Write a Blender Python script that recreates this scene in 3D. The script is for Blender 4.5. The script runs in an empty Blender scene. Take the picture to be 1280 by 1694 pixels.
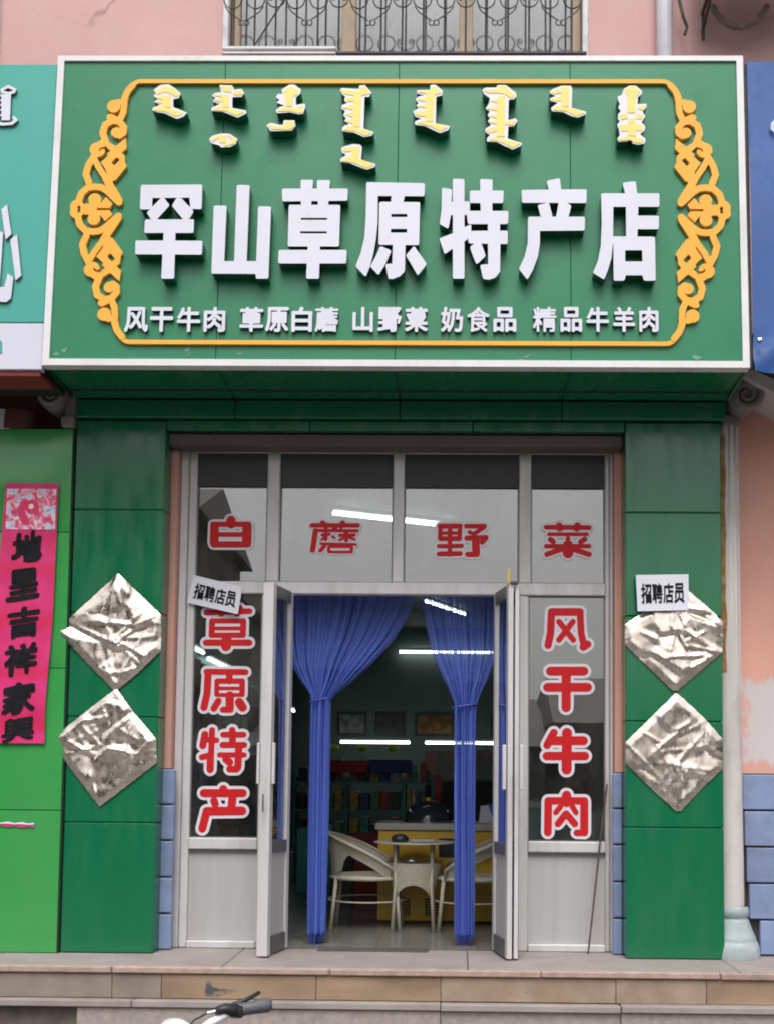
import bpy, math, random, json
from mathutils import Vector, Matrix, noise
from mathutils.geometry import delaunay_2d_cdt
random.seed(7)
SC = bpy.context.scene
COL = SC.collection
R = math.radians

# ---------------------------------------------------------------- camera
cam_d = bpy.data.cameras.new('camera')
cam = bpy.data.objects.new('camera', cam_d); COL.objects.link(cam); SC.camera = cam
yaw, pitch, roll = -0.0143, 0.0704, 0.0089
fwd = Vector((math.sin(yaw)*math.cos(pitch), math.cos(yaw)*math.cos(pitch), math.sin(pitch)))
rt = Vector((math.cos(yaw), -math.sin(yaw), 0)); up = rt.cross(fwd)
r2 = rt*math.cos(roll)+up*math.sin(roll); u2 = -rt*math.sin(roll)+up*math.cos(roll)
m = Matrix((r2, u2, -fwd)).transposed().to_4x4(); m.translation = Vector((0.1865, -6.5, 1.0021))
cam.matrix_world = m
cam_d.sensor_fit = 'VERTICAL'; cam_d.sensor_height = 24.0; cam_d.sensor_width = 18.0
cam_d.lens = 1900/1694*24.0
cam_d.shift_x = (640-732.9)/1694; cam_d.shift_y = (1151.7-847)/1694
cam_d.clip_start = 0.1; cam_d.clip_end = 800

# ---------------------------------------------------------------- light: overcast day
W = bpy.data.worlds.new('World'); SC.world = W; W.use_nodes = True
wn = W.node_tree.nodes; wl = W.node_tree.links; wn.clear()
sky = wn.new('ShaderNodeTexSky'); sky.sky_type = 'NISHITA'; sky.sun_disc = False
sky.sun_elevation = R(58); sky.sun_rotation = R(180); sky.altitude = 600; sky.air_density = 1.2; sky.dust_density = 7.0; sky.ozone_density = 1.0
hs = wn.new('ShaderNodeHueSaturation'); hs.inputs['Saturation'].default_value = 0.12   # cloud cover: grey rather than blue
bg = wn.new('ShaderNodeBackground'); bg.inputs['Strength'].default_value = 0.15
wo = wn.new('ShaderNodeOutputWorld')
wl.new(sky.outputs[0], hs.inputs['Color']); wl.new(hs.outputs[0], bg.inputs['Color']); wl.new(bg.outputs[0], wo.inputs['Surface'])
sd = bpy.data.lights.new('sun', 'SUN'); sd.energy = 1.3; sd.angle = R(28); sd.color = (1.0, 0.985, 0.96)
sun = bpy.data.objects.new('sun', sd); COL.objects.link(sun)
sun.rotation_euler = (R(90-58), 0, R(0))      # shines from behind the camera, down and towards +Y
SC.view_settings.view_transform = 'Standard'; SC.view_settings.look = 'None'
SC.view_settings.exposure = 0.30; SC.view_settings.gamma = 1.0; SC.view_settings.use_curve_mapping = False
SC.cycles.filter_width = 1.9; SC.cycles.max_bounces = 8; SC.cycles.transparent_max_bounces = 16

# ---------------------------------------------------------------- materials
def new_mat(name):
    mt = bpy.data.materials.new(name); mt.use_nodes = True
    nt = mt.node_tree; nt.nodes.clear()
    out = nt.nodes.new('ShaderNodeOutputMaterial')
    return mt, nt, out
def N(nt, kind, **kw):
    n = nt.nodes.new('ShaderNode'+kind)
    for k, v in kw.items():
        if k in n.inputs: n.inputs[k].default_value = v
        else: setattr(n, k, v)
    return n
def mixc(nt, fac, a, b, mode='MIX'):
    n = nt.nodes.new('ShaderNodeMix'); n.data_type = 'RGBA'; n.blend_type = mode
    for sock, v in ((n.inputs[0], fac), (n.inputs[6], a), (n.inputs[7], b)):
        if hasattr(v, 'is_output') : nt.links.new(v, sock)
        elif isinstance(v, (int, float)): sock.default_value = v
        else: sock.default_value = (*v, 1)
    return n.outputs[2]
def ramp(nt, src, stops):
    r = nt.nodes.new('ShaderNodeValToRGB'); nt.links.new(src, r.inputs[0])
    el = r.color_ramp.elements
    while len(el) < len(stops): el.new(0.5)
    for e, (p, c) in zip(el, stops):
        e.position = p; e.color = (c, c, c, 1) if isinstance(c, (int, float)) else (*c, 1)
    return r.outputs[0]
def coords(nt, scale=(1,1,1), kind='Object', loc=(0,0,0)):
    if kind == 'World':
        g = nt.nodes.new('ShaderNodeNewGeometry'); s = g.outputs['Position']
    else:
        t = nt.nodes.new('ShaderNodeTexCoord'); s = t.outputs[kind]
    mp = nt.nodes.new('ShaderNodeMapping'); mp.inputs['Scale'].default_value = scale; mp.inputs['Location'].default_value = loc
    nt.links.new(s, mp.inputs[0]); return mp.outputs[0]
def noi(nt, vec, scale, detail=4, rough=0.55, dist=0):
    n = N(nt, 'TexNoise', Scale=scale, Detail=detail, Roughness=rough, Distortion=dist)
    nt.links.new(vec, n.inputs['Vector']); return n.outputs['Fac']
def pbr(name, col, rough=0.5, metal=0.0, var=0.08, vscale=3.0, bump=0.0, bscale=60, wave=0.0, wscale=1.6, coat=0.0, spec=0.5,
        dirt=None, dirt_amt=0.0, dirt_scale=2.0, stretch=(1,1,1), rnd=0.0, crack=0.0, emit=None, es=1.0, rvar=0.12):
    mt, nt, out = new_mat(name)
    b = N(nt, 'BsdfPrincipled'); b.inputs['Roughness'].default_value = rough; b.inputs['Metallic'].default_value = metal
    b.inputs['Specular IOR Level'].default_value = spec
    if coat: b.inputs['Coat Weight'].default_value = coat; b.inputs['Coat Roughness'].default_value = 0.08
    v = coords(nt, stretch, 'World')
    n1 = noi(nt, v, vscale)
    dark = tuple(c*(1-var) for c in col); light = tuple(min(1, c*(1+var)+var*0.01) for c in col)
    c = mixc(nt, ramp(nt, n1, [(0.3, 0.0), (0.7, 1.0)]), dark, light)
    if dirt:
        n2 = noi(nt, coords(nt, stretch, 'World', (3.1, 1.7, 9.2)), dirt_scale, 6, 0.65)
        c = mixc(nt, ramp(nt, n2, [(0.5, 0.0), (0.75, dirt_amt)]), c, dirt)
    if crack:
        nd = N(nt, 'TexNoise', Scale=3.0, Detail=4.0); nt.links.new(v, nd.inputs['Vector'])
        va = N(nt, 'VectorMath', operation='MULTIPLY_ADD'); nt.links.new(nd.outputs['Color'], va.inputs[0]); va.inputs[1].default_value = (.35,.35,.35); nt.links.new(v, va.inputs[2])
        vo_ = N(nt, 'TexVoronoi', feature='DISTANCE_TO_EDGE', Scale=0.9); nt.links.new(va.outputs[0], vo_.inputs['Vector'])
        gate = ramp(nt, noi(nt, v, 1.1, 2), [(0.48, 0.0), (0.58, crack)])
        line = ramp(nt, vo_.outputs['Distance'], [(0.0, 1.0), (0.010, 0.0)])
        ml = N(nt, 'Math', operation='MULTIPLY'); nt.links.new(gate, ml.inputs[0]); nt.links.new(line, ml.inputs[1])
        c = mixc(nt, ml.outputs[0], c, (0.22, 0.13, 0.12))
    if rnd:
        oi = nt.nodes.new('ShaderNodeObjectInfo')
        f = ramp(nt, oi.outputs['Random'], [(0.0, 1-rnd), (1.0, 1+rnd*0.6)])
        c = mixc(nt, 1.0, c, f, 'MULTIPLY')
    nt.links.new(c, b.inputs['Base Color'])
    nr = noi(nt, v, vscale*4)
    mr = N(nt, 'MapRange'); nt.links.new(nr, mr.inputs[0]); mr.inputs[1].default_value = 0.3; mr.inputs[2].default_value = 0.7
    mr.inputs[3].default_value = max(0.02, rough-rvar*rough*2); mr.inputs[4].default_value = min(1, rough+rvar*rough*2)
    nt.links.new(mr.outputs[0], b.inputs['Roughness'])
    nrm = None
    if bump:
        bn = N(nt, 'Bump', Strength=bump, Distance=0.01); nt.links.new(noi(nt, v, bscale, 6, 0.6), bn.inputs['Height']); nrm = bn.outputs[0]
    if wave:
        b2 = N(nt, 'Bump', Strength=wave, Distance=0.02); nt.links.new(noi(nt, v, wscale, 1, 0.4), b2.inputs['Height'])
        if nrm: nt.links.new(nrm, b2.inputs['Normal'])
        nrm = b2.outputs[0]
    if nrm: nt.links.new(nrm, b.inputs['Normal'])
    if emit: b.inputs['Emission Color'].default_value = (*emit, 1); b.inputs['Emission Strength'].default_value = es
    nt.links.new(b.outputs[0], out.inputs[0])
    return mt
def emission(name, col, s):
    mt, nt, out = new_mat(name); e = N(nt, 'Emission', Strength=s); e.inputs[0].default_value = (*col, 1)
    nt.links.new(e.outputs[0], out.inputs[0]); return mt
def glassy(name, tint=(0.92, 0.96, 0.94), ior=1.6, gain=1.0, rough=0.0):
    mt, nt, out = new_mat(name)
    tr = N(nt, 'BsdfTransparent'); tr.inputs[0].default_value = (*tint, 1)
    gl = N(nt, 'BsdfGlossy', Roughness=rough); gl.inputs[0].default_value = (1, 0.98, 0.96, 1)
    fr = N(nt, 'Fresnel', IOR=ior); mu = N(nt, 'Math', operation='MULTIPLY'); nt.links.new(fr.outputs[0], mu.inputs[0]); mu.inputs[1].default_value = gain
    bn = N(nt, 'Bump', Strength=0.02, Distance=0.02); nt.links.new(noi(nt, coords(nt, (1,1,1), 'World'), 2.2, 1), bn.inputs['Height']); nt.links.new(bn.outputs[0], gl.inputs['Normal'])
    mx = N(nt, 'MixShader'); nt.links.new(mu.outputs[0], mx.inputs[0]); nt.links.new(tr.outputs[0], mx.inputs[1]); nt.links.new(gl.outputs[0], mx.inputs[2])
    df = N(nt, 'BsdfDiffuse'); df.inputs[0].default_value = (0.5, 0.48, 0.45, 1); m2 = N(nt, 'MixShader')
    nt.links.new(ramp(nt, noi(nt, coords(nt, (1,1,.5), 'World'), 3.5, 6, .7), [(0.42, 0.012), (0.75, 0.10)]), m2.inputs[0]); nt.links.new(mx.outputs[0], m2.inputs[1]); nt.links.new(df.outputs[0], m2.inputs[2])
    nt.links.new(m2.outputs[0], out.inputs[0]); return mt

M = {}
M['green_panel'] = pbr('dark_green_aluminium_panel', (0.004, 0.145, 0.058), 0.22, var=0.03, vscale=1.5, wave=0.16, wscale=2.2, spec=0.6, rvar=0.3, dirt=(0.045, 0.155, 0.10), dirt_amt=0.35, dirt_scale=4, stretch=(1.6,1,.35))
M['sign_green'] = pbr('sign_face_green', (0.007, 0.19, 0.082), 0.34, var=0.04, vscale=2, wave=0.06, wscale=1.2, spec=0.45, dirt=(0.07, 0.20, 0.13), dirt_amt=0.2, dirt_scale=1.2)
M['lime_panel'] = pbr('bright_green_glossy_panel', (0.045, 0.32, 0.075), 0.15, var=0.04, vscale=2, wave=0.35, wscale=2.0, spec=0.6, dirt=(0.2, 0.3, 0.2), dirt_amt=0.15)
M['dark_gap'] = pbr('dark_joint_filler', (0.006, 0.02, 0.012), 0.8)
M['trim_white'] = pbr('white_sign_trim', (0.72, 0.70, 0.71), 0.32, metal=0.0, var=0.04, vscale=6, bump=0.02, dirt=(0.52, 0.46, 0.43), dirt_amt=0.4, dirt_scale=3)
M['letter_white'] = pbr('white_acrylic_letter_face', (0.65, 0.65, 0.74), 0.35, var=0.03, vscale=4)
M['letter_side'] = pbr('dark_green_letter_return', (0.02, 0.12, 0.06), 0.25, metal=0.3, var=0.1)
M['letter_yellow'] = pbr('yellow_vinyl', (0.90, 0.66, 0.16), 0.45, var=0.06, vscale=20)
M['orange_trim'] = pbr('orange_cut_board', (0.88, 0.42, 0.05), 0.45, spec=0.3, var=0.04, vscale=5)
M['teal_sign'] = pbr('teal_sign_face', (0.045, 0.35, 0.29), 0.35, var=0.03, wave=0.05)
M['sign_band'] = pbr('pale_sign_band', (0.62, 0.61, 0.72), 0.45, var=0.03)
M['blue_banner'] = pbr('blue_tarpaulin', (0.018, 0.085, 0.30), 0.5, var=0.12, vscale=4, bump=0.1, bscale=8)
M['pink_wall'] = pbr('pink_rendered_wall', (0.66, 0.40, 0.38), 0.85, var=0.06, vscale=1.2, bump=0.25, bscale=40, dirt=(0.45, 0.28, 0.26), dirt_amt=0.35, dirt_scale=0.9, crack=0.6)
M['salmon_wall'] = pbr('salmon_painted_wall', (0.70, 0.36, 0.285), 0.8, var=0.08, vscale=2, bump=0.25, bscale=50, dirt=(0.5, 0.34, 0.28), dirt_amt=0.4, dirt_scale=3)
M['white_patch'] = pbr('whitewash_patch', (0.62, 0.58, 0.60), 0.85, var=0.08, vscale=6, bump=0.2, bscale=50, dirt=(0.55, 0.30, 0.25), dirt_amt=0.5, dirt_scale=7)
M['blue_brick'] = pbr('pale_blue_painted_brick', (0.21, 0.27, 0.44), 0.55, var=0.10, vscale=8, bump=0.25, bscale=40, rnd=0.14, dirt=(0.17,0.17,0.20), dirt_amt=0.55, dirt_scale=8)
M['mortar'] = pbr('brown_joint', (0.10, 0.075, 0.06), 0.9, var=0.2, vscale=20)
M['frame_alu'] = pbr('dull_white_aluminium', (0.62, 0.595, 0.60), 0.42, metal=0.1, var=0.06, vscale=9, stretch=(1,1,0.15), bump=0.03, dirt=(0.30, 0.27, 0.23), dirt_amt=0.5, dirt_scale=5)
M['frame_grey'] = pbr('grey_trim_and_shaded_rail', (0.17, 0.165, 0.17), 0.45, metal=0.4, var=0.1, vscale=9)
M['kick'] = pbr('white_kick_panel', (0.44, 0.43, 0.425), 0.5, var=0.04, vscale=14, stretch=(3,3,0.1), dirt=(0.36, 0.30, 0.25), dirt_amt=0.5, dirt_scale=3)
M['lintel'] = pbr('grey_brown_lintel', (0.13, 0.10, 0.09), 0.7, var=0.15, vscale=6, stretch=(0.3,1,1))
M['glass'] = glassy('shop_window_glass', (0.80, 0.84, 0.83), 1.62, 3.0)
M['glass_up'] = glassy('upper_window_glass', (0.9, 0.92, 0.92), 1.6, 1.2)
M['sticker_red'] = pbr('red_vinyl', (0.58, 0.016, 0.020), 0.5, var=0.06, vscale=12, spec=0.2)
M['sticker_white'] = pbr('white_vinyl_edge', (0.72, 0.68, 0.74), 0.4, var=0.03)
M['tape'] = pbr('old_tape', (0.16, 0.30, 0.24), 0.6)
M['reflection_band'] = pbr('painted_reflection_band', (0.075, 0.082, 0.08), 0.7, var=0.05, spec=0.2)  # dark colour painting the reflection band across the transom panes
M['paper'] = pbr('white_paper', (0.76, 0.76, 0.84), 0.8, var=0.02)
M['ink'] = pbr('black_ink', (0.010, 0.010, 0.013), 0.8, var=0.3, vscale=30, spec=0.15)
M['foil'] = pbr('crumpled_champagne_foil', (0.90, 0.785, 0.70), 0.29, metal=1.0, var=0.08, vscale=7, rvar=0.2, dirt=(0.52, 0.40, 0.28), dirt_amt=0.6, dirt_scale=4)
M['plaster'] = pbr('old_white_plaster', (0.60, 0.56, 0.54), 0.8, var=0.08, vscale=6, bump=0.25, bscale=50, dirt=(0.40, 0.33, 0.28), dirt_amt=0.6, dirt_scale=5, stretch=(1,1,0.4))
M['plaster_dark'] = pbr('dark_grey_plaster', (0.22, 0.20, 0.19), 0.85, var=0.15, vscale=9, bump=0.4, bscale=30)  # darker, rougher variant of the plaster
M['rust'] = pbr('rust_streak', (0.42, 0.20, 0.06), 0.9, var=0.3, vscale=20, bump=0.3, dirt=(0.55, 0.46, 0.36), dirt_amt=1.0, dirt_scale=16)
M['pale_aqua'] = pbr('pale_aqua_painted_base', (0.33, 0.39, 0.40), 0.55, var=0.08, vscale=9, bump=0.15, dirt=(0.55, 0.53, 0.52), dirt_amt=0.7, dirt_scale=14)
M['tread'] = pbr('worn_grey_stone_tread', (0.33, 0.285, 0.27), 0.75, var=0.10, vscale=5, bump=0.3, bscale=80, dirt=(0.23, 0.19, 0.16), dirt_amt=0.6, dirt_scale=3, rnd=0.06)
M['nosing'] = pbr('pinkish_stone_nosing', (0.38, 0.27, 0.22), 0.75, var=0.18, vscale=18, bump=0.4, bscale=60, rnd=0.12)
M['stone_ochre'] = pbr('ochre_granite_riser', (0.31, 0.21, 0.135), 0.8, var=0.28, vscale=5, stretch=(.5,1,1.6), bump=0.35, bscale=90, dirt=(0.27, 0.20, 0.15), dirt_amt=0.6, dirt_scale=4)
M['stone_beige'] = pbr('beige_granite_riser', (0.33, 0.25, 0.19), 0.8, var=0.2, vscale=7, bump=0.35, bscale=90, dirt=(0.28, 0.18, 0.11), dirt_amt=0.9, dirt_scale=2.0, rnd=0.05)
M['stone_grey'] = pbr('grey_granite_riser', (0.25, 0.20, 0.165), 0.8, var=0.16, vscale=9, bump=0.35, bscale=90, rnd=0.08)
M['stone_low'] = pbr('pinkish_grey_granite_base', (0.36, 0.30, 0.28), 0.8, var=0.16, vscale=30, bump=0.5, bscale=110, rnd=0.06)
M['stone_dark'] = pbr('weathered_dark_stone', (0.12, 0.10, 0.09), 0.9, var=0.3, vscale=12, bump=0.6, bscale=40)
M['stain'] = pbr('blue_grey_paint_stain', (0.07, 0.085, 0.11), 0.8, var=0.3, vscale=30)
M['asphalt'] = pbr('worn_street_surface', (0.10, 0.097, 0.092), 0.9, var=0.15, vscale=2, bump=0.5, bscale=150)
M['pavement'] = pbr('grey_paving', (0.20, 0.19, 0.18), 0.85, var=0.12, vscale=3, bump=0.3, bscale=80, rnd=0.1)
M['floor'] = pbr('shop_floor_tile', (0.20, 0.19, 0.17), 0.22, var=0.08, vscale=2, dirt=(0.12, 0.11, 0.10), dirt_amt=0.5)
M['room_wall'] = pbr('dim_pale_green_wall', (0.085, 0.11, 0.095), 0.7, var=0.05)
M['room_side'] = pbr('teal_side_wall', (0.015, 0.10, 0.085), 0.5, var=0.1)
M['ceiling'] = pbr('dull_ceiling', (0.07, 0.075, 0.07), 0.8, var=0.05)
M['teal_shelf'] = pbr('teal_shelf_board', (0.06, 0.34, 0.30), 0.4, var=0.1, rnd=0.3)
M['tube'] = emission('fluorescent_tube', (0.86, 1.0, 0.97), 6.5)
M['fixture'] = pbr('tube_fixture', (0.5, 0.5, 0.5), 0.5)
M['white_pvc'] = pbr('white_pvc_pipe', (0.66, 0.64, 0.70), 0.35, var=0.03)
M['win_white'] = pbr('white_window_trim', (0.70, 0.69, 0.70), 0.5, var=0.06, dirt=(0.3, 0.28, 0.27), dirt_amt=0.7, dirt_scale=9)
M['win_tan'] = pbr('tan_window_frame', (0.42, 0.32, 0.22), 0.6, var=0.12, vscale=8)
M['iron'] = pbr('dark_wrought_iron', (0.045, 0.043, 0.05), 0.55, metal=0.3, var=0.3, vscale=30)
M['pale_curtain'] = pbr('pale_inner_curtain', (0.58, 0.58, 0.60), 0.9, var=0.12, vscale=3, stretch=(5,5,0.6))
M['rusty'] = pbr('rusty_bracket', (0.085, 0.065, 0.05), 0.8, var=0.4, vscale=30, bump=0.4)
M['hose'] = pbr('wrapped_hose', (0.24, 0.19, 0.15), 0.9, var=0.3, vscale=25, bump=0.6, bscale=60)
M['red_soffit'] = pbr('dark_red_soffit', (0.20, 0.025, 0.02), 0.6, var=0.15)
M['maroon'] = pbr('maroon_wall', (0.10, 0.03, 0.028), 0.8, var=0.2)
M['rattan'] = pbr('cream_woven_rattan', (0.50, 0.46, 0.37), 0.6, var=0.12, vscale=60, bump=0.5, bscale=150)
M['yellow'] = pbr('mustard_yellow_counter', (0.62, 0.38, 0.03), 0.45, var=0.06)
M['counter_top'] = pbr('pale_counter_edge', (0.42, 0.40, 0.36), 0.35)
M['black_plastic'] = pbr('black_plastic', (0.02, 0.02, 0.022), 0.4, bump=0.1)
M['grip'] = pbr('grey_rubber_grip', (0.10, 0.10, 0.115), 0.45, bump=0.3, bscale=120)
M['white_paint'] = pbr('white_bike_paint', (0.80, 0.80, 0.82), 0.2, var=0.02, coat=0.6)
M['chrome'] = pbr('bright_metal', (0.6, 0.6, 0.62), 0.22, metal=1.0)
M['navy'] = pbr('navy_plastic', (0.02, 0.02, 0.09), 0.3)
M['gold'] = pbr('brass_hinge_cap', (0.65, 0.40, 0.06), 0.4, metal=0.4)
M['mat_rubber'] = pbr('dark_threshold_mat', (0.09, 0.07, 0.065), 0.9)
def flat(name, col, rough=0.6, **k): M[name] = pbr(name+'_surface', col, rough, **k); return M[name]

def net_material():
    mt, nt, out = new_mat('blue_net_curtain')
    tc = nt.nodes.new('ShaderNodeTexCoord')
    sx = N(nt, 'SeparateXYZ'); nt.links.new(tc.outputs['UV'], sx.inputs[0])
    def tri(sock, per):
        a = N(nt, 'Math', operation='MULTIPLY'); nt.links.new(sock, a.inputs[0]); a.inputs[1].default_value = 2*math.pi/per
        s = N(nt, 'Math', operation='SINE'); nt.links.new(a.outputs[0], s.inputs[0]); return s.outputs[0]
    a = tri(sx.outputs[0], 0.013); b = tri(sx.outputs[1], 0.013)
    mx = N(nt, 'Math', operation='MAXIMUM'); nt.links.new(a, mx.inputs[0]); nt.links.new(b, mx.inputs[1])
    hb = ramp(nt, mx.outputs[0], [(0.0, 1.0), (0.35, 0.12)])
    mrz = N(nt, 'MapRange'); nt.links.new(sx.outputs[1], mrz.inputs[0]); mrz.inputs[1].default_value = 1.40; mrz.inputs[2].default_value = 2.0; mrz.inputs[3].default_value = 0.22; mrz.inputs[4].default_value = 0.88
    hm = N(nt, 'Math', operation='MULTIPLY'); nt.links.new(hb, hm.inputs[0]); nt.links.new(mrz.outputs[0], hm.inputs[1]); hole = hm.outputs[0]
    d = N(nt, 'BsdfDiffuse'); d.inputs[0].default_value = (0.050, 0.095, 0.52, 1)
    col = mixc(nt, ramp(nt, b, [(0.2, 0.0), (0.9, 1.0)]), (0.13, 0.20, 0.66), (0.20, 0.30, 0.88)); nt.links.new(col, d.inputs[0])
    t = N(nt, 'BsdfTranslucent'); t.inputs[0].default_value = (0.05, 0.10, 0.5, 1)
    m1 = N(nt, 'MixShader'); m1.inputs[0].default_value = 0.25; nt.links.new(d.outputs[0], m1.inputs[1]); nt.links.new(t.outputs[0], m1.inputs[2])
    tp = N(nt, 'BsdfTransparent'); m2 = N(nt, 'MixShader'); nt.links.new(hole, m2.inputs[0]); nt.links.new(m1.outputs[0], m2.inputs[1]); nt.links.new(tp.outputs[0], m2.inputs[2])
    nt.links.new(m2.outputs[0], out.inputs[0]); return mt
M['net'] = net_material()

# ---------------------------------------------------------------- mesh helpers
class MB:
    def __init__(s): s.v = []; s.f = []; s.m = []; s.smooth = False; s.uv = None
    def add(s, vs, fs, mi=0):
        k = len(s.v); s.v += [tuple(p) for p in vs]; s.f += [tuple(i+k for i in f) for f in fs]; s.m += [mi]*len(fs); return s
    def box(s, x0, x1, y0, y1, z0, z1, mi=0):
        vs = [(x, y, z) for z in (z0, z1) for y in (y0, y1) for x in (x0, x1)]
        return s.add(vs, [(0,2,3,1),(4,5,7,6),(0,1,5,4),(2,6,7,3),(0,4,6,2),(1,3,7,5)], mi)
    def cbox(s, x0, x1, y0, y1, z0, z1, b=0.004, mi=0):
        c = [(x0+x1)/2, (y0+y1)/2, (z0+z1)/2]; h = [(x1-x0)/2, (y1-y0)/2, (z1-z0)/2]
        b = min(b, min(h)*0.6); vs = []; ix = {}
        for sx in (-1,1):
            for sy in (-1,1):
                for sz in (-1,1):
                    sg = (sx,sy,sz)
                    for ax in range(3):
                        p = [c[k]+sg[k]*(h[k] if k == ax else h[k]-b) for k in range(3)]
                        ix[(sg,ax)] = len(vs); vs.append(p)
        fs = []
        for ax in range(3):
            o1, o2 = [k for k in range(3) if k != ax]
            for sgn in (-1,1):
                q = []
                for a, bb in ((-1,-1),(1,-1),(1,1),(-1,1)):
                    g = [0,0,0]; g[ax] = sgn; g[o1] = a; g[o2] = bb; q.append(ix[(tuple(g),ax)])
                fs.append(q)
        for ax in range(3):
            o1, o2 = [k for k in range(3) if k != ax]
            for a in (-1,1):
                for bb in (-1,1):
                    g0 = [0,0,0]; g0[ax] = -1; g0[o1] = a; g0[o2] = bb; g1 = list(g0); g1[ax] = 1
                    fs.append([ix[(tuple(g0),o1)], ix[(tuple(g1),o1)], ix[(tuple(g1),o2)], ix[(tuple(g0),o2)]])
        for sx in (-1,1):
            for sy in (-1,1):
                for sz in (-1,1): fs.append([ix[((sx,sy,sz),k)] for k in range(3)])
        cc = Vector(c); out = []
        for f in fs:
            P = [Vector(vs[i]) for i in f]; n = (P[1]-P[0]).cross(P[2]-P[0])
            out.append(f if n.dot(sum(P, Vector())/len(P)-cc) > 0 else f[::-1])
        return s.add(vs, out, mi)
    def tube(s, pts, r, n=8, mi=0, caps=True, closed=False):
        pts = [Vector(p) for p in pts]; L = len(pts)
        rs = r if isinstance(r, (list, tuple)) else [r]*L
        vs = []; prev = None
        for i, p in enumerate(pts):
            a = pts[(i-1) % L] if closed or i > 0 else p; b = pts[(i+1) % L] if closed or i < L-1 else p
            d = (b-a).normalized() if (b-a).length > 1e-9 else Vector((0,0,1))
            if prev is None:
                u = d.orthogonal().normalized()
            else:
                u = (prev-d*prev.dot(d)); u = u.normalized() if u.length > 1e-6 else d.orthogonal().normalized()
            prev = u; w = d.cross(u)
            for k in range(n):
                t = 2*math.pi*k/n; vs.append(p+(u*math.cos(t)+w*math.sin(t))*rs[i])
        fs = []
        for i in range(L if closed else L-1):
            j = (i+1) % L
            for k in range(n):
                l = (k+1) % n; fs.append((i*n+k, i*n+l, j*n+l, j*n+k))
        if caps and not closed:
            fs.append(tuple(range(n))[::-1]); fs.append(tuple((L-1)*n+k for k in range(n)))
        return s.add(vs, fs, mi)
    def lathe(s, prof, cx, cy, n=20, mi=0, a0=0, a1=2*math.pi):
        full = abs(a1-a0-2*math.pi) < 1e-6; k = n if full else n+1; vs = []
        for r, z in prof:
            for i in range(k):
                t = a0+(a1-a0)*i/n; vs.append((cx+r*math.cos(t), cy+r*math.sin(t), z))
        fs = []
        for j in range(len(prof)-1):
            for i in range(n):
                i2 = (i+1) % k if full else i+1
                fs.append((j*k+i, j*k+i2, (j+1)*k+i2, (j+1)*k+i))
        return s.add(vs, fs, mi)
    def build(s, name, mats, parent=None, label=None, smooth=False, loc=None):
        me = bpy.data.meshes.new(name); me.from_pydata(s.v, [], s.f)
        if not isinstance(mats, (list, tuple)): mats = [mats]
        for k in mats: me.materials.append(k)
        if len(mats) > 1: me.polygons.foreach_set('material_index', s.m)
        if s.uv is not None:
            ul = me.uv_layers.new(name='UVMap')
            for lp in me.loops: ul.data[lp.index].uv = s.uv[lp.vertex_index]
        if smooth or s.smooth: me.polygons.foreach_set('use_smooth', [True]*len(me.polygons))
        me.update()
        o = bpy.data.objects.new(name, me); COL.objects.link(o)
        if parent: attach(o, parent)
        if label: o['label'] = label
        return o
BASE = {}
def attach(o, parent):
    o.parent = parent
    if parent.name in BASE: o.matrix_parent_inverse = Matrix.Translation(BASE[parent.name]).inverted()
def thing(name, label, cat, loc=(0,0,0), group=None, keep_local=False):
    o = bpy.data.objects.new(name, None); COL.objects.link(o); o.location = loc; o.empty_display_size = 0.1
    o['label'] = label; o['category'] = cat
    if group: o['group'] = group
    if not keep_local: BASE[o.name] = Vector(loc)
    return o
def tag(o, label, cat, group=None):
    o['label'] = label; o['category'] = cat
    if group: o['group'] = group
    return o
def struct(o): o['kind'] = 'structure'; return o
def struct_root(name, loc=(0,0,0)):
    o = bpy.data.objects.new(name, None); COL.objects.link(o); o.location = loc; o['kind'] = 'structure'; BASE[o.name] = Vector(loc); return o
def B(name, mat, parent, *b, bev=0.0, label=None):
    mb = MB(); (mb.cbox(*b, b=bev) if bev else mb.box(*b)); return mb.build(name, mat, parent, label)

def chamfer(poly, c):
    n = len(poly); out = []
    ar = sum(poly[i][0]*poly[(i+1)%n][1]-poly[(i+1)%n][0]*poly[i][1] for i in range(n))
    for i in range(n):
        p = Vector(poly[i]); a = Vector(poly[i-1]); b = Vector(poly[(i+1) % n])
        da, db = a-p, b-p
        cr = (p-a).x*(b-p).y-(p-a).y*(b-p).x
        if da.length < 3*c or db.length < 3*c or cr*ar <= 0 or da.normalized().dot(db.normalized()) < -0.8: out.append(p); continue
        p1 = p+da.normalized()*c; p2 = p+db.normalized()*c
        out += [p1, (p1+p2)/2*0.5+p*0.5, p2]
    return [tuple(p) for p in out]
def capsules(strokes, grow=0.0, n=14):
    out = []
    for r, pts in strokes:
        r = r+grow
        for i, p in enumerate(pts):
            out.append([(p[0]+r*math.cos(2*math.pi*k/n+.1), p[1]+r*math.sin(2*math.pi*k/n+.1)) for k in range(n)])
            if i:
                a = Vector(pts[i-1]); b = Vector(p); d = b-a
                if d.length < 1e-6: continue
                u = Vector((-d.y, d.x)).normalized()*r
                out.append([tuple(a+u), tuple(b+u), tuple(b-u), tuple(a-u)])
    return out
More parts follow.
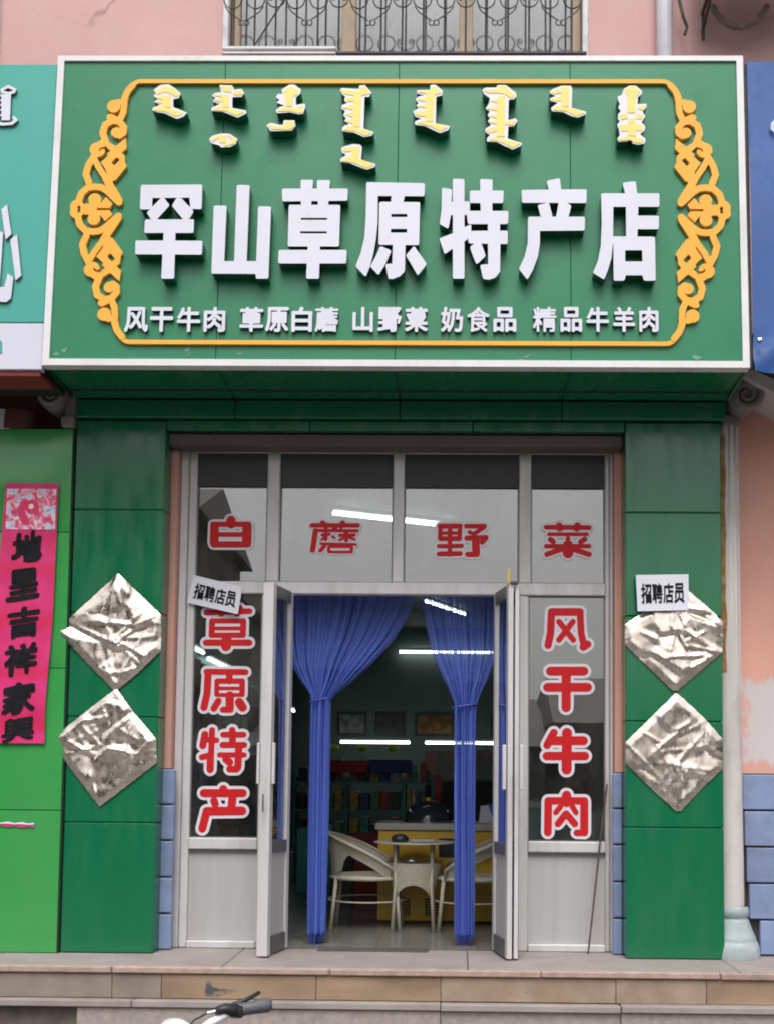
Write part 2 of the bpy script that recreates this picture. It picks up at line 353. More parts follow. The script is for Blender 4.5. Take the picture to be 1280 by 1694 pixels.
def union2d(polys, holes=()):
    """union of 2D polygons minus holes -> verts, triangles, boundary edges"""
    vs = []; fs = []; nh = len(polys)
    for P in list(polys)+list(holes):
        ar = sum(P[i][0]*P[(i+1)%len(P)][1]-P[(i+1)%len(P)][0]*P[i][1] for i in range(len(P)))
        Q = P if ar > 0 else P[::-1]
        k = len(vs); vs += [Vector(q) for q in Q]; fs.append(list(range(k, k+len(Q))))
    v, e, f, ov, oe, of = delaunay_2d_cdt(vs, [], fs, 1, 1e-6)
    T = []
    for t, o in zip(f, of):
        if o and any(k < nh for k in o) and not any(k >= nh for k in o): T.append(t)
    cnt = {}
    for t in T:
        for i in range(len(t)): cnt[(t[i], t[(i+1) % len(t)])] = 1
    bd = [k for k in cnt if (k[1], k[0]) not in cnt]
    return v, T, bd
def plate(polys, holes, y0, y1, matf=0, mats_side=1):
    """flat shape in x-z, front at y0 (towards the street), back at y1"""
    v, T, bd = union2d(polys, holes); mb = MB(); used = sorted({i for t in T for i in t}); ix = {a: k for k, a in enumerate(used)}
    n = len(used)
    vs = [(v[a].x, y0, v[a].y) for a in used]
    mb.add(vs, [tuple(ix[i] for i in t) for t in T], matf)
    if y1 > y0:
        k = len(mb.v)
        be = sorted({i for e in bd for i in e}); bx = {a: j for j, a in enumerate(be)}; nb = len(be)
        mb.add([(v[a].x, y0, v[a].y) for a in be]+[(v[a].x, y1, v[a].y) for a in be],
               [(bx[a], bx[a]+nb, bx[b]+nb, bx[b]) for a, b in bd], mats_side)
    return mb
def sc(L): return [[(a/10000, b/10000) for a, b in p] for p in L]
def scs(L): return [(r/10000, [(a/10000, b/10000) for a, b in p]) for r, p in L]

def char_outline(ch, grow):
    """glyph of Blender's built-in font, thickened by a stroke round its outline, normalised to the unit square"""
    if (ch, grow) in GLY: return GLY[(ch, grow)]
    vs, fs = char_raw(ch, 0.0)
    V = [Vector(p) for p in vs]; ky = lambda i: (round(V[i].x, 5), round(V[i].y, 5)); cnt = {}
    for t in fs:
        for i in range(len(t)): cnt[(ky(t[i]), ky(t[(i+1) % len(t)]))] = 1
    polys = [[vs[i] for i in t] for t in fs]; jit = 0.00007
    for (a, b) in list(cnt):
        if (b, a) in cnt: continue
        A = Vector(a); Bq = Vector(b); d = Bq-A
        if d.length < 1e-5: continue
        u = Vector((-d.y, d.x)).normalized()*grow; e = d.normalized()*grow*.55
        polys.append([tuple(A+u), tuple(A-e+u*.4), tuple(A-e-u*.4), tuple(A-u), tuple(Bq-u), tuple(Bq+e-u*.4), tuple(Bq+e+u*.4), tuple(Bq+u)])
    v, T, bd = union2d(polys)
    used = sorted({i for t in T for i in t}); ix = {a: k for k, a in enumerate(used)}
    x0 = min(v[i].x for i in used); x1 = max(v[i].x for i in used); z0 = min(v[i].y for i in used); z1 = max(v[i].y for i in used)
    out = ([((v[i].x-x0)/(x1-x0), (v[i].y-z0)/(z1-z0)) for i in used], [tuple(ix[i] for i in t) for t in T])
    GLY[(ch, grow)] = out; return out
GLY = {}
def char_raw(ch, offset):
    """triangulated glyph of Blender's built-in font, normalised to the unit square"""
    cu = bpy.data.curves.new('glyph', 'FONT'); cu.body = ch; cu.offset = offset; cu.resolution_u = 3
    ob = bpy.data.objects.new('glyph', cu); COL.objects.link(ob)
    dg = bpy.context.evaluated_depsgraph_get(); dg.update()
    me = bpy.data.meshes.new_from_object(ob.evaluated_get(dg))
    vs = [(p.co.x, p.co.y) for p in me.vertices]; fs = [tuple(p.vertices) for p in me.polygons]
    bpy.data.objects.remove(ob); bpy.data.curves.remove(cu); bpy.data.meshes.remove(me)
    return vs, fs
def text_plate(ch, x0, x1, z0, z1, y0, y1, offset, warp=None, map3=None):
    vs, fs = char_outline(ch, offset); mb = MB()
    P = [(x0+u*(x1-x0), z0+w*(z1-z0)) for u, w in vs]
    if warp: P = [warp(*p) for p in P]
    f3 = map3 or (lambda x, y, z: (x, y, z))
    mb.add([f3(x, y0, z) for x, z in P], fs, 0)
    cnt = {}
    ky = lambda i: (round(P[i][0], 6), round(P[i][1], 6))
    for t in fs:
        for i in range(len(t)): cnt[(ky(t[i]), ky(t[(i+1) % len(t)]))] = (t[i], t[(i+1) % len(t)])
    bd = [e for k, e in cnt.items() if (k[1], k[0]) not in cnt]
    if y1 > y0:
        n = len(P); mb.add([f3(x, y0, z) for x, z in P]+[f3(x, y1, z) for x, z in P], [(a, a+n, b+n, b) for a, b in bd], 1)
    return mb

DATA = json.loads(r'''{"main":[["罕",[[[-15311,9787],[-12023,9812],[-12019,8415],[-12616,8433],[-12692,9063],[-14665,9041],[-14660,8448],[-14929,8390],[-15309,8408]],[[-14212,9041],[-14031,9042],[-13726,8641],[-14417,7780],[-14633,7761],[-14940,8218]],[[-13379,9043],[-13126,9043],[-12430,8299],[-12684,7803],[-12936,7784],[-13616,8603]],[[-15015,7836],[-12396,7842],[-12406,7081],[-15021,7075]],[[-13994,7115],[-13363,7117],[-13339,4527],[-14021,4525]],[[-15473,6656],[-11904,6646],[-11914,5870],[-15459,5879]]],[]],["山",[[[-11378,8626],[-10691,8627],[-10719,5514],[-10198,5515],[-10185,9796],[-9497,9778],[-9534,5517],[-9031,5518],[-9011,8592],[-8325,8575],[-8359,4541],[-9003,4539],[-9047,4803],[-11378,4815]]],[]],["草",[[[-7773,9589],[-4270,9595],[-4275,8907],[-7736,8862]],[[-6791,10089],[-6122,10090],[-6197,8617],[-6738,8616]],[[-5923,10071],[-5218,10073],[-5296,8619],[-5837,8618]],[[-7388,8672],[-4649,8677],[-4674,6342],[-7383,6335]],[[-6325,6375],[-5679,6377],[-5692,4549],[-6372,4547]],[[-7863,6145],[-4258,6154],[-4279,5399],[-7861,5390]]],[[[-6722,7938],[-5336,7941],[-5333,7830],[-6719,7827]],[[-6739,7185],[-5337,7188],[-5335,7071],[-6737,7068]]]],["原",[[[-3294,9961],[-210,9908],[-219,9163],[-2668,9177],[-2662,7673],[-2736,6725],[-2849,5968],[-3050,5139],[-3238,4650],[-3785,5231],[-3529,5967],[-3348,6837],[-3294,7861]],[[-1966,9198],[-1264,9199],[-1330,8817],[-1996,8816]],[[-2591,8853],[-449,8838],[-474,6428],[-2588,6441]],[[-1854,6462],[-1191,6464],[-1206,4956],[-1471,4693],[-1825,4541],[-2058,4559],[-2213,5367],[-1874,5406]],[[-2497,6385],[-1920,6122],[-2196,5405],[-2561,4746],[-3016,5233],[-2738,5780]],[[-742,6389],[-378,5862],[-51,5373],[-525,4733],[-836,5296],[-1165,5860]]],[[[-1969,8168],[-1124,8170],[-1122,7999],[-1966,7997]],[[-1974,7333],[-1120,7334],[-1117,7126],[-1971,7124]]]],["特",[[[702,9661],[1243,9566],[1184,8099],[1065,7339],[597,7604],[696,8440]],[[1274,10160],[1887,10141],[1928,4571],[1322,4569]],[[854,8859],[2183,8881],[2189,8120],[789,8098]],[[587,6808],[1336,7113],[1942,7455],[2264,7607],[2268,6926],[1948,6660],[1308,6243],[882,5921]],[[2715,10143],[3381,10125],[3372,8217],[2762,8216]],[[2179,9492],[3977,9495],[3944,8789],[2184,8786]],[[2008,8348],[4232,8352],[4198,7612],[2085,7607]],[[3141,7685],[3786,7687],[3788,7194],[3144,7193]],[[2087,7228],[4199,7252],[4184,6496],[2128,6528]],[[3147,6550],[3808,6551],[3796,4970],[3566,4632],[3211,4518],[2908,4555],[2743,5343],[3171,5382]],[[2450,6548],[2807,6549],[3044,5833],[2564,5361],[2383,5793],[2201,6321]]],[]],["产",[[[6247,10053],[6948,10207],[7018,9481],[6372,9442]],[[4918,9535],[8364,9579],[8342,8798],[4937,8810]],[[5762,8678],[6371,8832],[6549,8072],[6334,7768],[6012,7767]],[[6891,8871],[7321,8834],[7554,8644],[7336,7770],[6692,7769]],[[5260,8031],[8267,8038],[8245,7261],[5887,7237],[5887,6556],[5780,5802],[5512,5050],[5228,4524],[4782,5123],[5084,5800],[5244,6555]]],[]],["店",[[[10259,9945],[10960,10041],[11041,9259],[10415,9258]],[[9125,9351],[12206,9357],[12196,8596],[9765,8591],[9731,6566],[9636,5700],[9453,5061],[9254,4536],[8670,4909],[8923,5547],[9088,6376],[9150,7698]],[[10427,8630],[11089,8632],[11017,6871],[10429,6869]],[[11012,8100],[12172,8103],[12145,7345],[11004,7343]],[[9752,6943],[11944,6929],[11950,4488],[11330,4486],[11262,4785],[10392,4783],[10319,4483],[9751,4481]],[[9681,6943],[9859,6943],[9856,6528],[9720,6528]]],[[[10369,6172],[11259,6174],[11270,5554],[10364,5551]]]]],"mong":[[[[-14502,15504],[-14044,15554],[-13714,15332],[-13358,15013],[-13463,14743],[-13759,14670],[-13742,14229],[-12975,13911],[-13195,13667],[-13511,13544],[-13790,13666],[-14164,13861],[-14579,13934],[-14881,14032],[-14819,14203],[-14458,14351],[-14808,14522],[-14607,14669],[-14846,14890],[-14712,14988],[-14836,15234]],[[[-14709,15115],[-14168,15385],[-13796,15263],[-13464,14968],[-13596,14821],[-13785,14968],[-14204,15115],[-14611,14968]],[[-14332,14870],[-13919,14870],[-13895,14233],[-14331,14233]],[[-14759,14061],[-14536,14208],[-14076,14159],[-13705,14037],[-13242,13891],[-13374,13744],[-13647,13720],[-14114,13964]],[[-14695,14761],[-14352,14796],[-14347,14673]],[[-14685,14516],[-14345,14600],[-14338,14428]]]],[[[-11309,15505],[-10597,15481],[-10498,15235],[-10087,15285],[-9942,15039],[-10073,14819],[-10576,14794],[-10557,14182],[-9798,14036],[-9793,13865],[-10265,13620],[-10590,13766],[-11054,13961],[-11696,14010],[-11657,14206],[-11251,14402],[-11645,14548],[-11491,14744],[-11679,14891],[-11547,15039],[-11181,15088]],[[[-11185,15386],[-10634,15362],[-10672,15117],[-10993,15116]],[[-10532,15043],[-10078,15166],[-10049,14970],[-10437,14921]],[[-11123,14896],[-10802,14896],[-10759,14235],[-11148,14235]],[[-11554,14063],[-11330,14210],[-10779,14137],[-10409,14015],[-9949,13942],[-10309,13747],[-10866,14015]],[[-11536,14895],[-11148,14945],[-11144,14822]],[[-11526,14601],[-11140,14700],[-11134,14528]]]],[[[-11757,12401],[-11558,12596],[-11105,12718],[-10648,12694],[-10228,12403],[-10311,12112],[-10624,11942],[-11079,11917],[-11220,12038],[-11635,12159]],[[[-11186,12577],[-10820,12553],[-10854,12189],[-11174,12213]],[[-11635,12358],[-11276,12553],[-11228,12480],[-11540,12261]],[[-10730,12578],[-10312,12360],[-10397,12141],[-10893,11995],[-10941,12068],[-10537,12238],[-10495,12359]]]],[[[-7942,15245],[-7522,15531],[-7254,15531],[-6900,15245],[-6921,15016],[-7156,14788],[-7145,14359],[-6668,14445],[-6635,14217],[-6760,13847],[-6999,13818],[-7481,13931],[-8146,13874],[-8231,14045],[-8023,14245],[-7757,14302],[-8216,14501],[-8033,14644],[-8250,14787],[-8149,14987],[-7882,14987]],[[[-7828,15138],[-7460,15396],[-7028,15167],[-7129,14939],[-7340,14853],[-7353,14282],[-7699,14282],[-7715,14910]],[[-8091,13996],[-7856,14168],[-7109,14140],[-6794,14311],[-6837,13912],[-7050,13912],[-7479,14025]]]],[[[-8714,13191],[-8478,13333],[-7996,13220],[-7809,13220],[-7789,13476],[-7204,13476],[-7142,13135],[-7349,12880],[-8465,12850]],[[[-8575,13171],[-8147,13087],[-7722,13087],[-7675,13343],[-7249,13343],[-7244,13116],[-7452,12945],[-8410,12973]]]],[[[-4818,15246],[-4686,15332],[-3778,15275],[-3782,15475],[-3462,15504],[-3108,15075],[-3237,14818],[-3477,14818],[-3498,12997],[-2937,12799],[-3040,12601],[-3463,12515],[-3998,12770],[-4637,12854],[-4641,13053],[-4484,13195],[-4273,13252],[-4542,13422],[-4439,13592],[-4602,13763],[-4500,13991],[-4716,14161],[-4667,14361],[-4402,14447],[-4565,14618],[-4517,14846],[-4679,14960]],[[[-4707,15197],[-3719,15112],[-3723,15340],[-3457,15369],[-3211,14998],[-3662,14912],[-3710,13119],[-4055,13119],[-4035,14911],[-4570,14997]],[[-4529,12920],[-4320,13090],[-3734,13006],[-3040,12751],[-3409,12609],[-3944,12864]],[[-4458,14711],[-4086,14769],[-4082,14569],[-4402,14569]],[[-4607,14198],[-4078,14341],[-4073,14085]],[[-4467,13800],[-4096,13886],[-4092,13658]],[[-4486,13430],[-4088,13488],[-4085,13289]]]],[[[-4671,11892],[-4461,12005],[-4039,12119],[-3667,12091],[-3559,11950],[-3599,11216],[-2828,10992],[-2851,10824],[-3271,10654],[-3697,10822],[-4231,11047],[-4682,11102],[-4712,11271],[-4398,11497],[-4639,11638]],[[[-4086,11930],[-3715,11959],[-3757,11338],[-4128,11338]],[[-4587,11817],[-4112,11930],[-4109,11733],[-4505,11676]],[[-4601,11168],[-4340,11366],[-3703,11254],[-2957,10946],[-3271,10748],[-3911,11057]]]],[[[18,15505],[285,15534],[687,15191],[663,14906],[345,14820],[334,13312],[1105,13143],[1001,12916],[578,12746],[206,12915],[-221,13142],[-779,13226],[-782,13425],[-438,13567],[-758,13681],[-895,13993],[-605,14164],[-713,14335],[-608,14449],[-770,14677],[-613,14848],[-294,14905],[-695,15019],[-671,15219],[22,15220]],[[[-615,15113],[103,15142],[101,15370],[287,15370],[583,15056],[238,14942],[148,13434],[-197,13434],[-161,14999]],[[-593,13320],[-383,13434],[256,13264],[947,13067],[578,12868],[45,13151]],[[-636,14657],[-212,14771],[-209,14543]],[[-605,14286],[-234,14361],[-232,14201]],[[-760,13916],[-230,13974],[-227,13718],[-652,13746]]]],[[[2815,15249],[3000,15364],[3532,15364],[3638,15507],[4063,15507],[4596,15079],[4650,14851],[4491,14680],[4225,14651],[4202,13486],[4599,13600],[4706,13430],[4494,13146],[4203,13117],[4179,12439],[4946,12185],[4867,12016],[4445,11818],[4022,12015],[3598,12240],[3069,12268],[3068,12466],[3226,12636],[2987,12805],[2986,13003],[3277,13202],[3117,13428],[3222,13599],[3088,13769],[3220,13996],[2980,14138],[3164,14451],[3216,14736],[2896,14992]],[[[2948,15172],[3585,15229],[3744,15400],[4063,15372],[4515,14916],[4383,14745],[4011,15001],[3692,15058],[3108,15058]],[[3666,14830],[4011,14830],[3992,12561],[3622,12560]],[[3227,12362],[3438,12503],[4072,12335],[4812,12138],[4443,11940],[3861,12250]],[[3269,14602],[3614,14659],[3615,14488]],[[3112,14146],[3615,14261],[3616,14033]],[[3220,13721],[3601,13834],[3602,13607]],[[3222,13352],[3592,13437],[3593,13267]],[[3066,12899],[3594,13126],[3595,12899],[3225,12758]],[[4069,13353],[4572,13466],[4440,13211],[4069,13239]]]],[[[6404,15118],[6581,15281],[7036,15471],[7542,15472],[7617,15336],[7588,14197],[8368,13981],[8342,13819],[7888,13629],[7536,13737],[7133,13953],[6528,14007],[6478,14196],[6832,14467],[6479,14575],[6403,14738],[6732,14874],[6479,14982]],[[[7058,15342],[7437,15342],[7409,14285],[7056,14284]],[[6527,15097],[7033,15260],[7033,15070],[6628,14989]],[[6527,14663],[7032,14826],[7031,14636],[6653,14555]],[[6602,14095],[6829,14257],[7484,14150],[8239,13907],[7835,13717],[7332,14014]]]],[[[10369,15282],[10674,15473],[11027,15473],[11352,15174],[11325,14984],[11121,14795],[11117,14415],[11571,14443],[11594,14253],[11365,13983],[11513,13713],[11308,13389],[11506,13120],[11454,12905],[11225,12690],[11524,12421],[11445,12153],[11094,12099],[10794,12179],[10796,12394],[10494,12286],[10092,12259],[9993,12420],[10145,12635],[10098,12957],[9999,13227],[10152,13442],[10052,13550],[10055,13820],[10207,14036],[10058,14198],[10160,14415],[10061,14631],[10038,14848],[10265,14930],[10317,15092]],[[[10440,15208],[10820,15398],[11221,15154],[11118,14964],[10991,14828],[10957,13936],[10580,13936],[10588,14882]],[[11136,14179],[11514,14314],[11361,14071]],[[10201,13773],[10554,13844],[10552,13612],[10249,13531]],[[11006,13828],[11358,13774],[11305,13585],[11004,13585]],[[10652,13558],[10928,13558],[10926,13342],[10650,13342]],[[10171,13153],[10850,13289],[11376,13154],[11298,12885],[10997,12939],[10969,12616],[10593,12616],[10595,12912],[10244,12884]],[[10089,12400],[10592,12551],[11043,12482],[11393,12348],[11240,12187],[10940,12240],[10641,12401],[10289,12320]]]]],"orn":[[[171,[[-16131,15853],[-16402,15504],[-16567,15068],[-16557,14633],[-16593,14242],[-16741,13895]]],[358,[[-17126,14624],[-17117,14598]]],[163,[[-16905,14872],[-16618,14829]]],[195,[[-17294,13982],[-17024,13852]]],[182,[[-17451,12468],[-17656,13072],[-17539,13548],[-17143,13787],[-16774,13722],[-16525,13398],[-16544,13073],[-16740,12922]]],[292,[[-16919,13108],[-16901,13082]]],[405,[[-17922,12123],[-17879,12080]]],[203,[[-17615,12511],[-17851,12339]]],[178,[[-18067,11736],[-18347,11220],[-18465,10705],[-18271,10192]]],[162,[[-18061,11607],[-17795,11092],[-17448,10578],[-17182,10023]]],[181,[[-18795,9125],[-18656,9594],[-18347,9914],[-17947,9979],[-17581,9937],[-17249,9724],[-16912,9384],[-16597,9086]]],[202,[[-17200,10450],[-17187,10151],[-16926,9725],[-16622,9214]]],[182,[[-16960,10493],[-16464,11180]]],[371,[[-18863,8861],[-18854,8835]]],[339,[[-17922,9262],[-17905,9245]]],[201,[[-18098,8870],[-17781,8999]]],[242,[[-18415,8764],[-18013,8764]]]],[[[-16389,12771],[-16323,12168],[-16576,11931],[-16407,11759],[-16366,11266],[-16963,10579],[-17285,10536],[-17383,10921],[-17687,11392],[-17343,11866],[-17229,12038],[-17613,12468],[-17292,12555],[-16916,12297]],[[-17315,9383],[-16935,9000],[-17086,8766],[-17449,8765],[-17811,8765]]],[[[-16849,11673],[-16660,11523],[-16941,11188],[-17111,11372]],[[-17837,12037],[-17763,12188],[-17604,12261],[-17398,12188],[-17188,12029],[-17246,11952],[-17434,12081],[-17598,12132],[-17718,12102],[-17754,11994]],[[-17383,11844],[-17298,11758],[-17647,11414],[-17812,11478],[-17535,11629]],[[-18804,8890],[-18725,8912],[-18651,8806],[-18693,8657],[-18781,8657],[-18840,8784]]]],"red":[["白",[[149,[[-12937,24985],[-10788,24997]]],[175,[[-12865,23763],[-10806,23776]]],[246,[[-12829,24870],[-12842,23896]]],[263,[[-10891,24881],[-10888,23908]]],[132,[[-12703,24366],[-10950,24376]]],[263,[[-11863,25230],[-11841,25009]]]]],["蘑",[[123,[[-7020,24948],[-4264,24965]]],[158,[[-6366,25085],[-6188,24909]]],[157,[[-5185,25092],[-5269,24914]]],[96,[[-6752,24649],[-4303,24637]]],[140,[[-5661,24797],[-5616,24691]]],[149,[[-6796,24631],[-6872,23976],[-6951,23446]]],[87,[[-6398,24377],[-5961,24424]]],[105,[[-6181,24493],[-6175,24113]]],[79,[[-6178,24290],[-6411,24094]]],[96,[[-5348,24357],[-4475,24388]]],[122,[[-4957,24465],[-4951,24076]]],[79,[[-4954,24297],[-5344,24074]]],[79,[[-4910,24297],[-4471,24123]]],[79,[[-5784,24292],[-5652,24205]]],[79,[[-6477,23846],[-4379,23815]]],[114,[[-6213,23760],[-6487,23431]]],[79,[[-5949,23673],[-4639,23681]]],[87,[[-5992,23628],[-5988,23364]]],[96,[[-4621,23637],[-4635,23372]]],[79,[[-5988,23346],[-4634,23354]]]]],["野",[[140,[[604,24949],[1808,24956]]],[122,[[630,24949],[611,24198]]],[122,[[1206,24952],[1194,23232]]],[122,[[1790,24956],[1770,24205]]],[96,[[608,24534],[1811,24541]]],[139,[[637,24198],[1770,24205]]],[122,[[554,23739],[1904,23765]]],[139,[[558,23272],[1821,23306]]],[131,[[2157,24958],[3246,24964]]],[122,[[3247,24920],[2639,24493]]],[105,[[2351,24606],[2640,24475]]],[148,[[2206,24234],[3338,24276]]],[139,[[3338,24259],[3122,23993]]],[218,[[2728,24211],[2760,23374]]],[148,[[2256,23256],[2822,23260]]]]],["菜",[[131,[[6905,24924],[9471,24913]]],[209,[[7688,24991],[7731,24885]]],[209,[[8775,24997],[8732,24891]]],[104,[[7080,24502],[9340,24515]]],[148,[[7167,24185],[7342,24063]]],[130,[[8211,24271],[8211,24200]]],[148,[[9210,24215],[8967,24055]]],[122,[[6908,23778],[9471,23794]]],[287,[[8211,23839],[8212,23364]]],[148,[[7994,23670],[6952,23286]]],[148,[[8342,23672],[9471,23301]]]]],["草",[[155,[[-13194,19659],[-10625,19766]]],[166,[[-12481,19931],[-12308,19598]]],[166,[[-11209,19939],[-11368,19605]]],[138,[[-12851,19161],[-11000,19174]]],[166,[[-12850,19150],[-12859,18318]]],[166,[[-10999,19163],[-10998,18332]]],[105,[[-12840,18717],[-11073,18730]]],[144,[[-12858,18307],[-10981,18321]]],[177,[[-13179,17862],[-10614,17880]]],[276,[[-11970,18103],[-11988,17660]]]]],["原",[[165,[[-13111,16132],[-10797,16122]]],[198,[[-13011,16078],[-13053,14838],[-13216,14012]]],[149,[[-12437,15580],[-11006,15592]]],[132,[[-12482,15586],[-12485,14787]]],[154,[[-10984,15597],[-10978,14799]]],[99,[[-12317,15146],[-11107,15156]]],[110,[[-12419,14755],[-10989,14766]]],[187,[[-11757,15950],[-11749,15591]]],[231,[[-11703,14739],[-11686,13969]]],[165,[[-12096,13884],[-11629,13887]]],[181,[[-12367,14403],[-12631,13951]]],[242,[[-11133,14331],[-10929,14030]]]]],["特",[[195,[[-13123,12421],[-13227,11757]]],[168,[[-12698,12668],[-12743,10395]]],[155,[[-13182,12120],[-12427,12073]]],[168,[[-13268,11073],[-12806,11187]]],[199,[[-12761,11188],[-12764,10350]]],[160,[[-12036,12408],[-10840,12418]]],[186,[[-11510,12678],[-11469,11816]]],[168,[[-12067,11802],[-10783,11813]]],[142,[[-12231,11214],[-10770,11227]]],[199,[[-11101,11775],[-11131,10497]]],[186,[[-11615,10382],[-11195,10386]]],[204,[[-11849,10975],[-11624,10779]]]]],["产",[[221,[[-13107,8963],[-10811,8983]]],[221,[[-11965,9214],[-11914,8951]]],[203,[[-12501,8529],[-12421,8333]]],[221,[[-11404,8824],[-11454,8079]]],[238,[[-12906,7899],[-10833,7944]]],[221,[[-12906,7912],[-13146,6882]]]]],["风",[[211,[[7252,19843],[8931,19854]]],[203,[[7243,19834],[7195,18601],[7046,17857]]],[186,[[8931,19846],[8994,18613],[9142,17936]]],[210,[[9121,17766],[9374,17937]]],[160,[[7687,19263],[8532,18186]]],[160,[[8509,19269],[7689,18180]]]]],["干",[[244,[[7188,16321],[9164,16336]]],[244,[[7022,15361],[9374,15379]]],[252,[[8121,16320],[8116,14169]]]]],["牛",[[211,[[7398,12690],[7005,11951]]],[242,[[7246,12217],[9135,12233]]],[228,[[6984,11314],[9223,11333]]],[273,[[8168,12687],[8149,10534]]]]],["肉",[[201,[[7087,8696],[9171,8715]]],[210,[[7079,8687],[7061,6856]]],[219,[[9180,8706],[9180,6876]]],[175,[[8744,6846],[9159,6850]]],[254,[[8151,9024],[8151,8609]]],[149,[[7802,8366],[7518,8015]]],[149,[[8489,8373],[8699,8026]]],[184,[[8117,7955],[7650,7362]]],[184,[[8131,7955],[8634,7371]]]]]],"row":[["风",-1.603,-1.476,0.1798,0.3186],["干",-1.4664,-1.3433,0.1803,0.3191],["牛",-1.3231,-1.1993,0.1808,0.3195],["肉",-1.1809,-1.0668,0.1813,0.32],["草",-0.9904,-0.8654,0.182,0.3206],["原",-0.8542,-0.7308,0.1825,0.3211],["白",-0.7159,-0.6067,0.1829,0.3215],["蘑",-0.5926,-0.4688,0.1834,0.3219],["山",-0.3933,-0.2851,0.1841,0.3226],["野",-0.261,-0.136,0.1846,0.323],["菜",-0.118,0.0019,0.1851,0.3234],["奶",0.0716,0.1875,0.1857,0.3241],["食",0.2094,0.3271,0.1862,0.3245],["品",0.3471,0.4678,0.1867,0.325],["精",0.5558,0.6793,0.1875,0.3256],["品",0.7002,0.814,0.188,0.3261],["牛",0.8375,0.9555,0.1885,0.3265],["羊",0.9771,1.0924,0.189,0.327],["肉",1.1144,1.2155,0.1894,0.3274]],"nb":[[[[-22778,9142],[-22450,7444],[-22750,7120],[-23070,8849]],[[-22141,7424],[-21792,5084],[-22084,4816],[-22494,7121]],[[-23467,7658],[-22897,7551],[-22932,4440],[-22677,4441],[-22535,5210],[-22216,4976],[-22285,3803],[-22529,3590],[-23245,3641]]],[[83,[[-23074,15991],[-22709,15791],[-22765,15657],[-23052,15579],[-23369,15657],[-23418,15791],[-23074,15991]]],[83,[[-23760,13861],[-23287,13773],[-22770,13818],[-22542,14017],[-22685,14160]]],[42,[[-23687,15379],[-23379,15457]]],[42,[[-23672,15101],[-23365,15190]]],[42,[[-23657,14824],[-23349,14913]]],[42,[[-23642,14547],[-23334,14636]]],[42,[[-23623,14215],[-23317,14326]]]],[[[-23435,15524],[-22903,15524],[-22884,13994],[-23351,13994]]],[[[-23129,1555],[-22762,1525],[-22685,1420],[-22652,819],[-23086,786]]]],"foil":[[[-17728,21509],[-21199,18177],[-17810,14813],[-17569,14815],[-16491,15720],[-15147,17077],[-15201,19122]],[[-17776,14814],[-21272,12003],[-20690,11049],[-18404,8174],[-15219,10687],[-15290,12053],[-16566,13482],[-17569,14815]],[[14757,20783],[13762,20430],[11191,18788],[11188,17616],[13872,15028],[14144,14996],[16712,17244],[16726,18965],[16218,19513]],[[14007,14824],[11210,12073],[11207,10918],[12760,9374],[14039,8238],[14309,8240],[15636,9670],[16658,10626],[16671,12323],[15663,13472],[14211,14825]]]}''')

# ================================================================= ground and street
struct(MB().add([(-300,-300,-0.65),(300,-300,-0.65),(300,0.5,-0.65),(-300,0.5,-0.65)], [(0,1,2,3)]).build('street', M['asphalt']))
struct(MB().add([(-300,0.5,-0.66),(300,0.5,-0.66),(300,300,-0.66),(-300,300,-0.66)], [(0,1,2,3)]).build('ground', M['asphalt']))
pv = struct_root('pavement', (0,-2,-0.65))
for i in range(14):
    for j in range(4):
        x = -4.2+i*0.6; y = -2.9+j*0.6
        B('paving_slab', M['pavement'], pv, x+.003, x+.597, y+.003, y+.597, -0.70, -0.635+random.uniform(-.002,.002), bev=.004)

# steps up to the shops
st = struct_root('steps', (0,-0.43,-0.65))
for a, b in ((-4.0,-2.35),(-2.35,-1.05),(-1.05,0.24),(0.24,1.66),(1.66,4.0)):
    B('tread_slab', M['tread'], st, a+.002, b-.002, -0.405, 0.24, -0.12, 0.0, bev=.004)
for a, b in ((-4.0,-2.5),(-2.5,-1.62),(-1.62,-0.48),(-0.48,0.62),(0.62,1.55),(1.55,4.0)):
    B('nosing', M['nosing'], st, a+.002, b-.002, -0.435, -0.408, -0.036+random.uniform(-.002,.002), -0.001, bev=.006)
for a, b, k in ((-4.0,-2.6,'stone_grey'),(-2.6,-1.62,'stone_grey'),(-1.62,-1.36,'stone_grey'),(-1.36,-0.55,'stone_ochre'),(-0.55,0.10,'stone_ochre'),(0.10,1.01,'stone_beige'),(1.01,1.48,'stone_beige'),(1.48,1.93,'stone_ochre'),(1.93,4.0,'stone_beige')):
    B('riser_stone', M[k], st, a+.0015, b-.0015, -0.418+random.uniform(-.002,.002), -0.30, -0.165, -0.04, bev=.003)
for a, b, zt, yf in ((-4.0,-1.5,-0.168,-0.475),(-1.5,0.1,-0.168,-0.473),(0.1,1.03,-0.170,-0.476),(1.03,4.0,-0.166,-0.484)):
    B('lower_tread_slab', M['tread'], st, a+.002, b-.002, yf, -0.28, zt-.034, zt, bev=.004)
for a, b, k, yf in ((-4.0,-1.79,'stone_dark',-0.42),(-1.79,0.10,'stone_low',-0.455),(0.10,1.03,'stone_low',-0.452),(1.03,4.0,'stone_low',-0.462)):
    B('base_stone', M[k], st, a+.0015, b-.0015, yf, -0.28, -0.66, -0.206 if a < 1 else -0.203, bev=.004)
B('joint_bed', M['stone_dark'], st, -4.0, 4.0, -0.40, 0.2, -0.66, -0.125)
